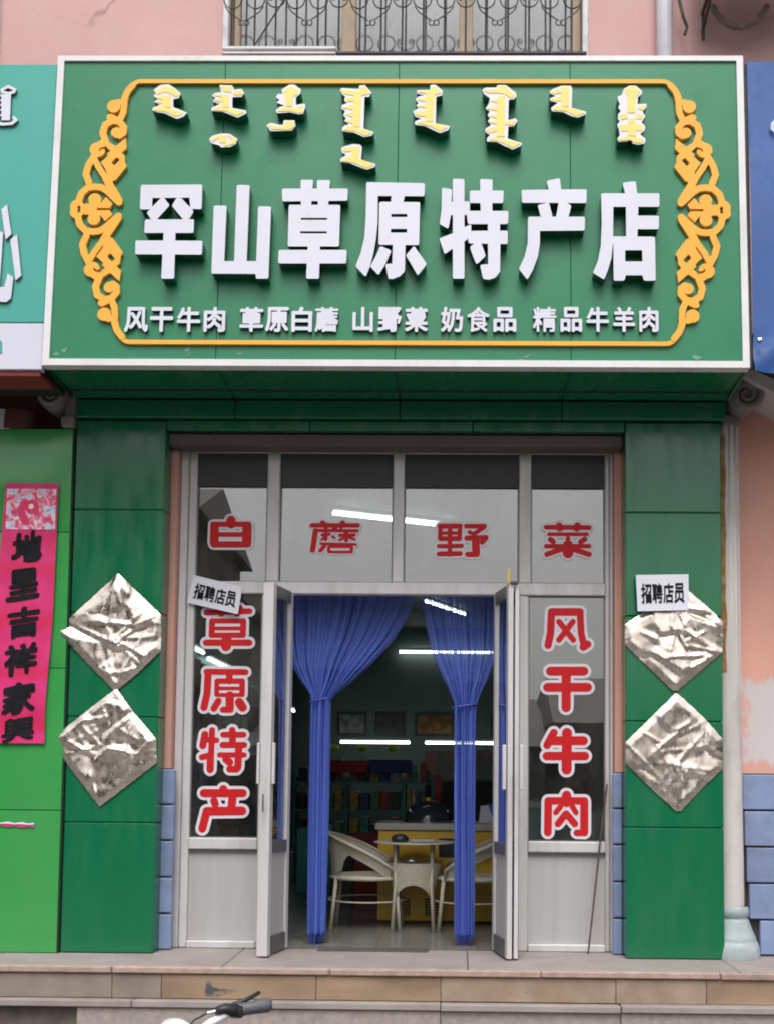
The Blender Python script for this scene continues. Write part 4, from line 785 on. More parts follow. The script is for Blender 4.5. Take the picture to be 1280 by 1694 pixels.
for dd, x0, x1, y in ((d1,-0.937,-0.921,-0.10),(d1,-0.853,-0.836,-0.10),(d3,0.425,0.447,-0.10),(d4,0.520,0.545,-0.09)):
    MB().cbox(x0, x1, y-.02, y+.012, 0.955 if x0 < 0 else 0.935, 1.185, b=.004).build('door_handle', M['frame_alu'], dd)
MB().cbox(-0.896,-0.888,-0.150,-0.1455,0.80,0.90,b=.001).build('door_lock', M['rusty'], d1)
MB().cbox(0.484,0.489,-0.135,-0.125,0.78,1.02,b=.001).build('door_lock', M['rusty'], d3)
MB().cbox(0.446,0.460,-0.135,-0.112,2.086,2.165,b=.002).build('hinge_cap', M['gold'], d3)
MB().cbox(0.466,0.506,-0.130,-0.080,2.086,2.10,b=.002).build('hinge_pin', M['rusty'], d3)

# red sticker characters on the glass
for ch, S_ in DATA['red']:
    S_ = [(r_*1.08, p_) for r_, p_ in scs(S_)]
    g = 0.0140 if ch in '白蘑野菜' else 0.0175
    if ch in '蘑': g = 0.009
    w = plate(capsules(S_, g), [], 0.2600, 0.2612, 0, 0).build('sticker_letter', M['sticker_white'], sf)
    plate(capsules(S_, 0), [], 0.2585, 0.2598, 0, 0).build('red_face', M['sticker_red'], w)

# ================================================================= notices
def notice(label, P, y, skew, curl=0.0):
    t = thing('notice', label, 'notice', (P[3][0], y, P[3][1]))
    def mp3(u, v):
        a = Vector(P[3]).lerp(Vector(P[2]), u); b = Vector(P[0]).lerp(Vector(P[1]), u); c = a.lerp(b, v); return c
    mb = MB(); n = 8
    for j in range(n+1):
        for i in range(n+1):
            c = mp3(i/n, j/n); mb.v.append((c.x, y-curl*(i/n)**3*(1-j/n)**2-.001*math.sin(3*i/n), c.y))
    for j in range(n):
        for i in range(n): a = j*(n+1)+i; mb.f.append((a,a+1,a+n+2,a+n+1)); mb.m.append(0)
    mb.build('paper', M['paper'], t, smooth=True)
    for k, ch in enumerate('招聘店员'):
        u0 = .085+k*.212; u1 = u0+.20
        vs, fs = char_outline(ch, 0.024); m2 = MB()
        q = [mp3(u0+(u1-u0)*a, .20+.56*b) for a, b in vs]
        m2.add([(p.x, y-.0035-curl*.3, p.y) for p in q], fs)
        m2.build('printed_character', M['ink'], t)
notice('tilted white paper notice stuck on the window frame at the left', [(-1.393,2.185),(-1.103,2.115),(-1.125,1.952),(-1.428,2.019)], 0.222, 1, .002)
notice('upright white paper notice on the right green pillar above the foil', [(1.176,2.153),(1.473,2.159),(1.472,1.955),(1.185,1.946)], -0.052, 0)

# ================================================================= crumpled foil squares
def foil(idx, label, seed):
    rnd = random.Random(seed); P = [Vector((a/10000, b/10000)) for a, b in DATA['foil'][idx]]
    cx = sum(p.x for p in P)/len(P); cz = sum(p.y for p in P)/len(P)
    bpts = []
    for i, p in enumerate(P):
        q = P[(i+1) % len(P)]; n = max(1, int((q-p).length/.012))
        for k in range(n):
            t = p.lerp(q, k/n); 
            off = Vector((-(q-p).y, (q-p).x)).normalized()*rnd.uniform(-.0015,.0015) if k else Vector((0,0)); bpts.append(t+off)
    poly = bpts[:]; vs = bpts[:]
    def inside(x, z):
        c = False; j = len(P)-1
        for i in range(len(P)):
            if (P[i].y > z) != (P[j].y > z) and x < (P[j].x-P[i].x)*(z-P[i].y)/(P[j].y-P[i].y)+P[i].x: c = not c
            j = i
        return c
    x = cx-.35
    while x < cx+.35:
        z = cz-.40
        while z < cz+.40:
            X = x+rnd.uniform(-.002,.002); Z = z+rnd.uniform(-.002,.002)
            if inside(X, Z) and min((Vector((X,Z))-b).length for b in bpts) > .006: vs.append(Vector((X,Z)))
            z += .0095
        x += .0095
    ar = sum(poly[i].x*poly[(i+1)%len(poly)].y-poly[(i+1)%len(poly)].x*poly[i].y for i in range(len(poly)))
    f = list(range(len(poly)));  f = f if ar > 0 else f[::-1]
    v, e, F, *_ = delaunay_2d_cdt(vs, [], [f], 1, 1e-6)
    cre = []
    for k in range(20):
        c = Vector((cx+rnd.uniform(-.15,.15), cz+rnd.uniform(-.17,.17)))
        tgt = P[rnd.randrange(len(P))]; dv = (tgt-c) if k < 9 else Vector((rnd.uniform(-1,1), rnd.uniform(-.8,.8)))
        if k < 9: c = tgt-dv*rnd.uniform(.3,.6)
        dv.normalize(); cre.append((c, dv, Vector((-dv.y, dv.x)), rnd.uniform(.005,.011), rnd.uniform(.005,.012), rnd.uniform(.07,.20), rnd.uniform(2,7), rnd.uniform(-.014,.014)))
    cells = [(Vector((cx+rnd.uniform(-.26,.26), cz+rnd.uniform(-.30,.30))), rnd.uniform(-.16,.16), rnd.uniform(-.22,.16)) for _ in range(15)]
    def hgt(p):
        h = 0
        for c, d, n, a, w, L, fr_, bend in cre:
            r = p-c; s = r.dot(d); t = r.dot(n)+bend*math.sin(s*fr_*3)
            if abs(s) < L: h += a*math.exp(-(t/w)**2*.7)*(1-(s/L)**2)
        near = sorted((((p-c[0]).length, c) for c in cells), key=lambda q: q[0])[:2]
        hc = [(p-c[0]).x*c[1]+(p-c[0]).y*c[2] for _, c in near]; g = near[1][0]-near[0][0]; k_ = min(1, g/.02)*.5+.5
        h += .022+hc[0]*k_+hc[1]*(1-k_)
        q = Vector((p.x*6, p.y*6, seed*3.1)); h += .010*noise.noise(q)+.0025*noise.noise(q*3.5)
        ed = min((p-b).length for b in bpts); return h*min(1, .15+ed/.04)*(.8,.7,.75,.42)[idx]
    mb = MB(); mb.v = [(p.x, -0.0075-max(0, hgt(p)), p.y) for p in v]; mb.f = [tuple(t) for t in F]; mb.m = [0]*len(F)
    o = mb.build('foil_square', M['foil'], None, smooth=True)
    me = o.data; me.polygons.foreach_set('use_smooth', [rnd.random() < .93 for _ in me.polygons])
    return tag(o, label, 'foil decoration', 'crumpled foil squares on the green pillars')
foil(0, 'upper crumpled foil diamond on the left green pillar', 11)
foil(1, 'lower crumpled foil diamond on the left green pillar', 23)
foil(2, 'upper crumpled foil diamond on the right green pillar, under the paper notice', 5)
foil(3, 'lower crumpled foil diamond on the right green pillar', 42)

# ================================================================= right side: pilaster, wall, bricks
pl = thing('pilaster', 'old white plaster pilaster with scroll capital and aqua base, right of the right green pillar', 'pilaster', (1.75,0.1,0))
mb = MB()
mb.lathe([(0.078,0.285),(0.074,0.9),(0.066,2.2),(0.062,3.06)], 1.735, 0.13, 22)
mb.build('shaft', M['plaster'], pl, smooth=True)
MB().cbox(1.69,1.80,0.055,0.20,3.055,3.12,b=.01).build('neck', M['plaster_dark'], pl)
for xx in (1.705, 1.738, 1.770): MB().tube([(xx,0.067 if xx==1.738 else .078,0.29),(xx,0.070 if xx==1.738 else .080,3.05)], [.010,.008], 8).build('fluting', M['plaster'], pl, smooth=True)
B('back_slab', M['plaster'], pl, 1.68, 1.80, 0.10, 0.22, 0.28, 3.06)
mb = MB(); prof = [(.085,.287),(.093,.275),(.097,.255),(.093,.232),(.088,.226),(.086,.218),(.092,.214),(.098,.20),(.112,.16),(.128,.12),(.136,.105),(.134,.095),(.142,.088),(.152,.06),(.156,.02),(.154,0.001)]
mb.lathe(prof, 1.742, 0.13, 26); mb.build('base', M['pale_aqua'], pl, smooth=True)
def volute(cx, cy, cz, r, mat, parent, flip=1):
    v = MB()
    for q in (0,):
        pts = []; rad = []
        for i in range(46):
            t = i/45; a = R(60-flip*690*t); rr = r*(1-.82*t); pts.append((cx+flip*rr*math.cos(a)*1.0, cy-.01, cz+rr*math.sin(a))); rad.append(r*(.26-.14*t))
        v.tube(pts, rad, 8)
    k = v.build('volute', mat, parent, smooth=True)
    d = MB(); n = 24
    d.add([(cx+r*1.02*math.cos(2*math.pi*i/n), cy, cz+r*1.02*math.sin(2*math.pi*i/n)) for i in range(n)]+[(cx+r*1.02*math.cos(2*math.pi*i/n), cy+.22, cz+r*1.02*math.sin(2*math.pi*i/n)) for i in range(n)],
          [tuple(range(n))]+[(i, n+i, n+(i+1)%n, (i+1)%n) for i in range(n)])
    d.build('volute_drum', mat, parent)
    return k
for o_ in ():
    pass
volute(1.80, -0.08, 3.19, 0.088, M['plaster_dark'], pl, 1)
MB().add([(1.72,-0.16,3.30),(2.2,-0.16,3.02),(2.2,-0.16,3.12),(1.74,-0.16,3.345),(1.72,0.2,3.30),(2.2,0.2,3.02),(2.2,0.2,3.12),(1.74,0.2,3.345)],[(0,1,2,3),(4,7,6,5),(0,4,5,1),(3,2,6,7),(0,3,7,4)]).build('cornice', M['plaster'], pl)
rs = MB(); 
for k in range(34):
    z = 3.0-(3.0-1.62)*k/33; w = .022+.012*noise.noise(Vector((z*6,0,0)))
    a0 = R(232); a1 = R(232)+w/.07
    for a in (a0-.25, a1): rr = .0675+.006*(3.0-z)/1.4+.003; rs.v.append((1.735+rr*math.cos(a), 0.13+rr*math.sin(a), z))
    if k: b0 = 2*(k-1); rs.f.append((b0,b0+2,b0+3,b0+1)); rs.m.append(0)
rs.build('rust_stain', M['rust'], pl, smooth=True)

rw = thing('neighbour_wall', 'salmon wall with whitewashed patch above pale blue bricks at the right edge', 'wall', (2.4,0.25,0))
mt = M['salmon_wall'].copy(); mt.name = 'salmon_wall_with_whitewash'; nt = mt.node_tree
b_ = [n for n in nt.nodes if n.type == 'BSDF_PRINCIPLED'][0]; src = b_.inputs['Base Color'].links[0].from_socket
v_ = coords(nt, (1,1,1), 'World'); sx_ = N(nt, 'SeparateXYZ'); nt.links.new(v_, sx_.inputs[0])
def absd(sock, c, w):
    a = N(nt, 'Math', operation='SUBTRACT'); nt.links.new(sock, a.inputs[0]); a.inputs[1].default_value = c
    b = N(nt, 'Math', operation='ABSOLUTE'); nt.links.new(a.outputs[0], b.inputs[0])
    d = N(nt, 'Math', operation='DIVIDE'); nt.links.new(b.outputs[0], d.inputs[0]); d.inputs[1].default_value = w; return d.outputs[0]
mx_ = N(nt, 'Math', operation='MAXIMUM'); nt.links.new(absd(sx_.outputs[0], 2.12, .30), mx_.inputs[0]); nt.links.new(absd(sx_.outputs[2], 1.345, .25), mx_.inputs[1])
ad_ = N(nt, 'Math', operation='ADD'); nt.links.new(mx_.outputs[0], ad_.inputs[0]); nn_ = N(nt, 'Math', operation='MULTIPLY_ADD'); nt.links.new(noi(nt, coords(nt, (1,1,.6), 'World'), 11, 6, .7), nn_.inputs[0]); nn_.inputs[1].default_value = .9; nn_.inputs[2].default_value = -.45; nt.links.new(nn_.outputs[0], ad_.inputs[1])
msk = ramp(nt, ad_.outputs[0], [(0.86, 0.88), (1.0, 0.0)])
nt.links.new(mixc(nt, msk, src, (0.60, 0.57, 0.58)), b_.inputs['Base Color']); M['salmon_wash'] = mt
B('painted_wall', M['salmon_wash'], rw, 1.801, 4.0, 0.20, 0.34, 1.04, 3.35)
B('mortar_bed', M['mortar'], rw, 1.801, 4.0, 0.20, 0.34, 0.0, 1.039)
zr = [0.004, 0.205, 0.412, 0.619, 0.827, 1.037]
for k in range(5):
    x = 1.905 if k == 0 else (1.845, 1.832, 1.822, 1.812)[k-1]
    e = [x, 2.34 if k % 2 == 0 else 2.015, 2.70 if k % 2 == 0 else 2.46, 3.2, 4.0]
    for a, b in zip(e, e[1:]): B('brick', M['blue_brick'], rw, a+.004, b-.004, 0.150, 0.202, zr[k]+.005, zr[k+1]-.005, bev=.005)
# roof edge of the neighbour shop right of the sign
nc = MB().cbox(1.735,4.0,-0.45,0.2,3.36,3.40,b=.005).build('neighbour_soffit', M['plaster_dark']); tag(nc, 'pale underside board beneath the blue banner at the right edge', 'board')

# left capital above the lime pillar
lc = thing('left_capital', 'dark plaster scroll capital and bracket in the gap left of the green canopy', 'capital', (-2.15,0,3.0))
volute(-2.165, -0.10, 3.165, 0.075, M['plaster_dark'], lc, -1)
MB().cbox(-2.105,-2.045,-0.02,0.12,3.06,3.24,b=.01).build('neck', M['plaster_dark'], lc)
MB().cbox(-2.12,-2.046,-0.05,0.12,2.995,3.06,b=.012).build('neck_moulding', M['plaster_dark'], lc)
MB().tube([(-2.40,0.05,2.99),(-2.40,0.05,3.10)], 0.10, 16).build('post', M['maroon'], lc)
B('backing', M['maroon'], lc, -3.6, -2.046, 0.16, 0.2, 2.98, 3.6)
fb = MB().add([(-2.62,-0.03,2.985),(-2.42,-0.03,2.985),(-2.445,-0.035,3.10),(-2.62,-0.035,3.11)],[(0,1,2,3)]).build('poster_scrap', M['white_patch'], lc)

# leaning rod
tag(MB().tube([(0.930,0.16,0.004),(0.975,0.17,0.40),(1.010,0.19,0.70),(1.045,0.205,0.97)], [.005,.0055,.006,.005], 8).build('thin_rod', M['rusty']), 'thin dark rod leaning against the window frame at the right', 'rod')

# ================================================================= net curtains
def curtain(label, K, y0, folds, seed):
    t = thing('net_curtain', label, 'curtain', ((K[-1][1]+K[-1][2])/2, y0, 0), 'blue net curtains in the doorway')
    rnd = random.Random(seed); mb = MB(); nz = 150; nx = 150; uv = []
    fz = [rnd.uniform(.7,1.3) for _ in range(8)]
    z1 = K[0][0]; z0 = K[-1][0]
    full = K[0][2]-K[0][1]
    for j in range(nz+1):
        z = z1+(z0-z1)*j/nz
        for a, b in zip(K, K[1:]):
            if z >= b[0]-1e-9: s = (a[0]-z)/(a[0]-b[0]); s2 = s; l = a[1]+(b[1]-a[1])*s2; r = a[2]+(b[2]-a[2])*s2; break
        w = r-l; comp = min(1, w/full); amp = 0.010+0.018*(1-comp)
        for i in range(nx+1):
            u = i/nx; ph = u*folds*2*math.pi
            wob = .35*math.sin(u*11+seed)+.25*math.sin(u*23+2*seed)+.12*math.sin(z*3+u*9)
            sel = .55+.45*math.sin(u*17+seed*1.7); y = y0+(1+1.2*max(0,math.sin(u*9.5+seed)))*amp*sel*math.sin(ph+wob*3)+amp*.5*math.sin(ph*2.3+1+seed+z*.8)+(1-comp)*.022*math.cos(2*math.pi*u*2.5+seed)+.012*max(0,z-1.5)*math.sin(u*31+seed)
            x = l+w*u+ (0.006 if comp < .5 else .012)*math.cos(ph+wob*3)
            if z < z0+0.05: q_ = 1-(z-z0)/.05; x = l+w*(.5+(u-.5)*(1-.25*q_)); z_ = z+.012*q_*math.sin(u*19+seed)
            else: z_ = z
            mb.v.append((x, y, z_)); uv.append((u*full*1.15, z))
    for j in range(nz):
        for i in range(nx):
            a = j*(nx+1)+i; mb.f.append((a,a+nx+1,a+nx+2,a+1)); mb.m.append(0)
    mb.uv = uv; mb.build('net', M['net'], t, smooth=True)
    kk = [k for k in K if k[3]][0]; tb = MB(); cxx = (kk[1]+kk[2])/2; hw = (kk[2]-kk[1])/2+.008
    tb.tube([(cxx+hw*math.cos(2*math.pi*i/20), y0+.045*math.sin(2*math.pi*i/20), kk[0]-.004+.012*math.cos(2*math.pi*i/20)) for i in range(20)], .008, 7, closed=True)
    tb.build('tie_band', flat('blue_cord_%d' % seed, (0.05,0.09,0.45)), t, smooth=True)
curtain('left blue net curtain gathered and tied, hanging in the doorway', [(2.16,-0.93,-0.080,0),(2.09,-0.92,-0.095,0),(1.978,-0.91,-0.141,0),(1.829,-0.89,-0.228,0),(1.68,-0.845,-0.366,0),(1.568,-0.775,-0.482,0),(1.50,-0.722,-0.57,0),(1.468,-0.712,-0.597,1),(1.40,-0.714,-0.600,0),(0.7,-0.712,-0.603,0),(0.012,-0.708,-0.612,0)], 0.46, 13, 3)
curtain('right blue net curtain gathered and tied, hanging in the doorway', [(2.16,-0.075,0.433,0),(2.09,-0.066,0.433,0),(1.941,-0.038,0.426,0),(1.756,0.008,0.405,0),(1.572,0.094,0.340,0),(1.47,0.142,0.294,0),(1.438,0.152,0.286,1),(1.36,0.152,0.281,0),(0.7,0.158,0.281,0),(0.012,0.165,0.281,0)], 0.46, 9, 8)

# ================================================================= shop interior
def chair(x, y, face, label):
    t = thing('rattan_chair', label, 'chair', (x, y, 0), 'rattan chairs inside the doorway')
    f = face; S = 0.345
    def P(a, r, z): return (x+f*r*math.cos(a), y+r*math.sin(a)*1.0, z)
    for a in (R(38), R(-38), R(142), R(-142)):
        MB().tube([P(a,.285,.0),P(a,.245,S)], .013, 8).build('leg', M['rattan'], t, smooth=True)
    MB().tube([P(R(i*15),.258,.19) for i in range(24)], .006, 6, closed=True).build('brace_ring', M['rattan'], t, smooth=True)
    st_ = MB(); st_.lathe([(0.0,S+.012),(.20,S+.012),(.25,S+.004),(.255,S-.012),(.24,S-.02),(0.0,S-.02)], x, y, 28); st_.build('seat', M['rattan'], t, smooth=True)
    sh = MB(); n = 40
    for i in range(n+1):
        a = R(52+256*i/n); k = abs(i/n-.5)*2
        zt = .625-.22*k**1.9; zb = (S+.01) if k < .30 else S+.01+(zt-.075-S-.01)*min(1,((k-.30)/.20)**.6)
        for r_, z in ((.27,zt),(.262,(zt*2+zb)/3),(.25,(zt+2*zb)/3),(.245,zb)):
            sh.v.append(P(a, r_+.02*(z-S), z))
        if i:
            b0 = 4*(i-1)
            for q in range(3): sh.f.append((b0+q,b0+4+q,b0+5+q,b0+1+q)); sh.m.append(0)
    sh.build('back_shell', M['rattan'], t, smooth=True)
    MB().tube([P(R(52+256*i/30), .276, .628-.22*(abs(i/30-.5)*2)**1.9) for i in range(31)]+[P(R(-46),.262,S+.05),P(R(-44),.25,S)], .012, 8).build('arm_rail', M['rattan'], t, smooth=True)
    MB().tube([P(R(52),.278,.408),P(R(46),.262,S+.03),P(R(44),.25,S)], .012, 8).build('arm_rail', M['rattan'], t, smooth=True)
chair(-0.415, 1.22, 1, 'cream rattan armchair facing the table, beside the left curtain')
chair(0.285, 1.20, -1, 'cream rattan armchair behind the right curtain')
tb = thing('rattan_table', 'small round rattan table with glass top between the two armchairs', 'table', (-0.105,1.15,0))
MB().lathe([(0.0,.575),(.265,.575),(.268,.571),(.265,.567),(0.0,.567)], -0.105, 1.15, 36).build('tabletop', M['counter_top'], tb)
for a in (45,135,225,315):
    c, s = math.cos(R(a)), math.sin(R(a))
    MB().tube([(-0.105+.19*c,1.15+.19*s,0),(-0.105+.165*c,1.15+.165*s,.30),(-0.105+.17*c,1.15+.17*s,.565)], .012, 8).build('leg', M['rattan'], tb, smooth=True)
sk = MB(); n = 64
for i in range(n):
    a = 2*math.pi*i/n; arch = .075*abs(math.sin(2*a))**.7
    for z, r_ in ((.44,.182),(.225+arch,.150)): sk.v.append((-0.105+r_*math.cos(a+math.pi/4),1.15+r_*math.sin(a+math.pi/4),z))
for i in range(n): j = (i+1)%n; sk.f.append((2*i,2*i+1,2*j+1,2*j)); sk.m.append(0)
sk.build('woven_skirt', M['rattan'], tb, smooth=True)
MB().lathe([(0,.44),(.182,.44),(.182,.43),(0,.43)], -0.105, 1.15, 24).build('lower_shelf', M['rattan'], tb)
bk = MB().cbox(-0.13,0.03,1.02,1.16,.578,.596,b=.003).build('magazine', flat('grey_magazine',(0.30,0.27,0.22))); tag(bk, 'magazines stacked on the round rattan table', 'magazine')
tag(MB().lathe([(0,.578),(.055,.578),(.058,.60),(.04,.622),(0,.63)], -0.20, 1.10, 18).build('dark_hat', M['black_plastic'], smooth=True), 'black cap lying on the left of the rattan table', 'cap')
tag(MB().lathe([(0,.442),(.05,.442),(.045,.47),(0,.472)], -0.12, 1.08, 14).build('ashtray', M['chrome'], smooth=True), 'small shiny dish under the tabletop of the rattan table', 'dish')

ct = thing('yellow_counter', 'mustard yellow counter with slatted vents behind the rattan table', 'counter', (0.1,1.75,0))
MB().cbox(-0.37,0.75,1.50,2.0,0.012,0.632,b=.006).build('body', M['yellow'], ct)
MB().cbox(-0.39,0.77,1.48,2.02,0.634,0.682,b=.005).build('worktop', M['counter_top'], ct)
MB().box(-0.35,0.73,1.53,1.97,0,0.011).build('plinth', M['black_plastic'], ct)
for x in (-0.20, 0.015):
    v = MB().box(x-.055,x+.055,1.494,1.499,.05,.165).build('vent', M['black_plastic'], ct)
    for k in range(6): MB().cbox(x-.048,x+.048,1.486,1.493,.058+k*.018,.066+k*.018,b=.002).build('slat', M['yellow'], v)
MB().cbox(0.05,0.30,1.496,1.499,.45,.58,b=.001).build('notice_plate', M['black_plastic'], ct)
dm = thing('glass_dome', 'dark glass food dome on the yellow counter', 'food cover', (0.0,1.72,.68))
MB().lathe([(.175,.684),(.172,.70),(.155,.75),(.115,.80),(.05,.83),(0,.835)], -0.03, 1.72, 30).build('cover', pbr('dark_dome',(0.03,0.035,0.045),0.08), dm, smooth=True)
MB().lathe([(.02,.834),(.022,.85),(0,.86)], -0.03, 1.72, 12).build('knob', M['gold'], dm, smooth=True)
MB().lathe([(0,.683),(.20,.683),(.20,.69),(0,.69)], -0.03, 1.72, 30).build('tray', M['chrome'], dm)

bg_ = thing('shopping_bag', 'white and blue bag standing on the yellow counter behind the right curtain', 'bag', (0.42,1.75,.683))
MB().add([(0.33,1.68,.684),(0.55,1.68,.684),(0.55,1.80,.684),(0.33,1.80,.684),(0.34,1.70,.80),(0.56,1.71,.83),(0.54,1.77,.82),(0.35,1.77,.80)],[(0,3,2,1),(4,5,6,7),(0,1,5,4),(1,2,6,5),(2,3,7,6),(3,0,4,7)]).build('bag_body', M['paper'], bg_)
MB().add([(0.39,1.676,.815),(0.50,1.676,.82),(0.455,1.674,.70),(0.435,1.674,.70)],[(0,3,2,1)]).build('blue_print', flat('blue_print',(0.04,0.12,0.5)), bg_)
# shelving along the sides and back
def shelf_unit(x0, x1, y0, y1, zs, label):
    t = thing('shelf_unit', label, 'shelf', ((x0+x1)/2,(y0+y1)/2,0), 'teal shelving round the shop')
    for z in zs: B('shelf_board', M['teal_shelf'], t, x0+.012, x1-.012, y0, y1, z-.012, z+.012)
    for x in (x0, x1): B('upright', M['teal_shelf'], t, x-.011, x+.011, y0+.001, y1-.001, 0, zs[-1]+.05)
    return t
pal = [(0.50,0.04,0.04),(0.04,0.07,0.32),(0.55,0.38,0.06),(0.06,0.35,0.30),(0.55,0.52,0.46),(0.04,0.04,0.04),(0.12,0.30,0.10),(0.40,0.16,0.05)]
GM = [flat('goods_colour_%d' % i, c, 0.4, var=0.5, vscale=30) for i, c in enumerate(pal)]
box_mesh = MB().cbox(-.5,.5,-.5,.5,0,1,b=.03); gm = []
for g in GM:
    o = box_mesh.build('goods_box', g); gm.append(o.data); bpy.data.objects.remove(o)
def goods(x0, x1, y0, y1, z, hmax, n, vertical_wall=False, where=''):
    cs = random.sample(range(8), n)
    for k in range(n):
        ci = cs[k]; o = bpy.data.objects.new('goods_box', gm[ci]); COL.objects.link(o)
        if vertical_wall: y = y0+(y1-y0)*(k+.5)/n; x = (x0+x1)/2; wx = (x1-x0)*.8; wy = (y1-y0)/n*.85
        else: x = x0+(x1-x0)*(k+.5)/n; y = (y0+y1)/2; wx = (x1-x0)/n*.85; wy = (y1-y0)*.8
        o.location = (x, y, z); o.scale = (wx, wy, hmax*random.uniform(.45,.95))
        tag(o, '%s box on the %s shelf of the %s' % (('dark red','navy blue','ochre','teal','pale grey','black','olive green','brown')[ci], {0:'bottom',1:'second',2:'third',3:'top'}[where[1]], where[0]), 'box', 'boxes on the teal shelves')
Z5 = [0.06, 0.36, 0.66, 0.94]
for x0, x1, lb in ((-1.45,-0.95,'first from the left'),(-0.93,-0.38,'second from the left'),(-0.36,-0.08,'third from the left')):
    shelf_unit(x0, x1, 5.0, 5.3, Z5, 'teal shelf unit with boxes in the middle of the shop, %s' % lb)
    for lv, z in enumerate(Z5): goods(x0+.02, x1-.02, 5.02, 5.28, z+.013, .24, 5, where=('middle unit, '+lb, lv))
for y0, y1, lb in ((0.7,2.4,'near the window'),(2.5,4.4,'deeper inside')):
    for xa, xb, sd_ in ((-1.99,-1.70,'left'),(1.70,1.99,'right')):
        t = thing('shelf_unit', 'teal shelving along the %s side wall of the shop, %s' % (sd_, lb), 'shelf', ((xa+xb)/2,(y0+y1)/2,0), 'teal shelving round the shop')
        for lv, z in enumerate((0.3, 0.75, 1.2, 1.65)): B('shelf_board', M['teal_shelf'], t, xa, xb, y0+.012, y1-.012, z-.012, z+.012); goods(xa+.02, xb-.02, y0+.02, y1-.02, z+.013, .34, 5, True, ('%s wall unit %s' % (sd_, lb), lv))
        for y in (y0, y1): B('upright', M['teal_shelf'], t, xa, xb, y-.011, y+.011, 0, 1.85)
# teal display case by the right window with a white scale on it
dc = thing('display_case', 'teal display case standing behind the right window pane', 'display case', (0.95,0.95,0))
MB().cbox(0.62,1.42,0.72,1.25,0.0,0.56,b=.006).build('lower_case', M['teal_shelf'], dc)
MB().cbox(0.62,1.42,0.72,1.25,0.563,0.80,b=.006).build('upper_case', pbr('aqua_case',(0.07,0.30,0.31),0.25), dc)
sl = thing('weighing_scale', 'pale grey weighing scale on the teal display case behind the right window', 'scale', (0.75,0.95,0.8))
MB().cbox(0.64,0.86,0.80,1.02,0.803,0.86,b=.01).build('body', M['fixture'], sl); MB().cbox(0.65,0.85,0.81,1.01,0.866,0.874,b=.003).build('pan', M['chrome'], sl)
MB().cbox(0.70,0.73,0.90,0.93,0.861,0.865,b=.001).build('post', M['chrome'], sl)
# red and blue signboards, lanterns, pictures, fridge with pink stickers at the back
for nm, x0, x1, z0, z1, mtl, lb in (('hanging_board',-1.10,-0.72,1.04,1.16,(0.50,0.03,0.04),'small red board hanging above the shelves at the back'),('hanging_board',-0.70,-0.28,1.04,1.17,(0.03,0.05,0.22),'small dark blue board hanging above the shelves at the back')):
    tag(MB().cbox(x0,x1,4.86,4.88,z0,z1,b=.003).build(nm, flat('board_'+str(x0), mtl)), lb, 'board')
for i, x in enumerate((-1.33,-0.98,-0.62)):
    o = MB().lathe([(0,1.30),(.05,1.31),(.075,1.35),(.05,1.39),(0,1.40)], x, 7.4, 16).build('lantern', flat('lime_lantern_%d' % i,(0.65,0.75,0.08)), smooth=True)
    tag(o, 'yellow green round lantern hanging below the rear tube lamps, %s' % ('leftmost','middle one','rightmost')[i], 'lantern', 'yellow green lanterns')
for i, (x0, x1, c) in enumerate(((-1.43,-1.05,(0.12,0.13,0.12)),(-0.93,-0.55,(0.03,0.025,0.02)),(-0.40,0.12,(0.16,0.06,0.01)),(0.60,0.95,(0.02,0.02,0.02)))):
    t = thing('wall_picture', ('pale grey picture, leftmost on the back wall','dark picture, second from the left on the back wall','orange lit looking picture in the middle of the back wall','dark picture near the right end of the back wall')[i], 'picture', ((x0+x1)/2,8.78,1.55))
    MB().cbox(x0,x1,8.76,8.795,1.55,1.85,b=.004).build('picture_frame', M['black_plastic'], t)
    MB().box(x0+.03,x1-.03,8.754,8.759,1.58,1.82).build('picture', pbr('picture_%d' % i, c, 0.4, var=0.8, vscale=9), t)
fg = thing('fridge_cabinet', 'large display fridge with pink stickers at the back right of the shop', 'fridge', (0.4,6.2,0))
MB().cbox(-0.18,0.95,6.0,6.7,0,0.95,b=.01).build('body', M['black_plastic'], fg)
MB().cbox(-0.18,0.95,6.0,6.7,0.96,1.30,b=.01).build('upper_body', pbr('fridge_upper',(0.30,0.32,0.31),0.3), fg)
pk = flat('pink_sticker',(0.85,0.38,0.36))
for x0, x1, z0, z1 in ((-0.17,-0.05,1.02,1.27),(0.02,0.20,1.20,1.28),(0.06,0.22,1.0,1.05),(0.80,0.94,1.05,1.25),(0.3,0.75,1.22,1.28)):
    MB().box(x0,x1,5.993,5.998,z0,z1).build('sticker', pk, fg)
MB().cbox(0.15,0.6,5.97,5.995,0.98,1.03,b=.003).build('shelf_edge', M['counter_top'], fg)

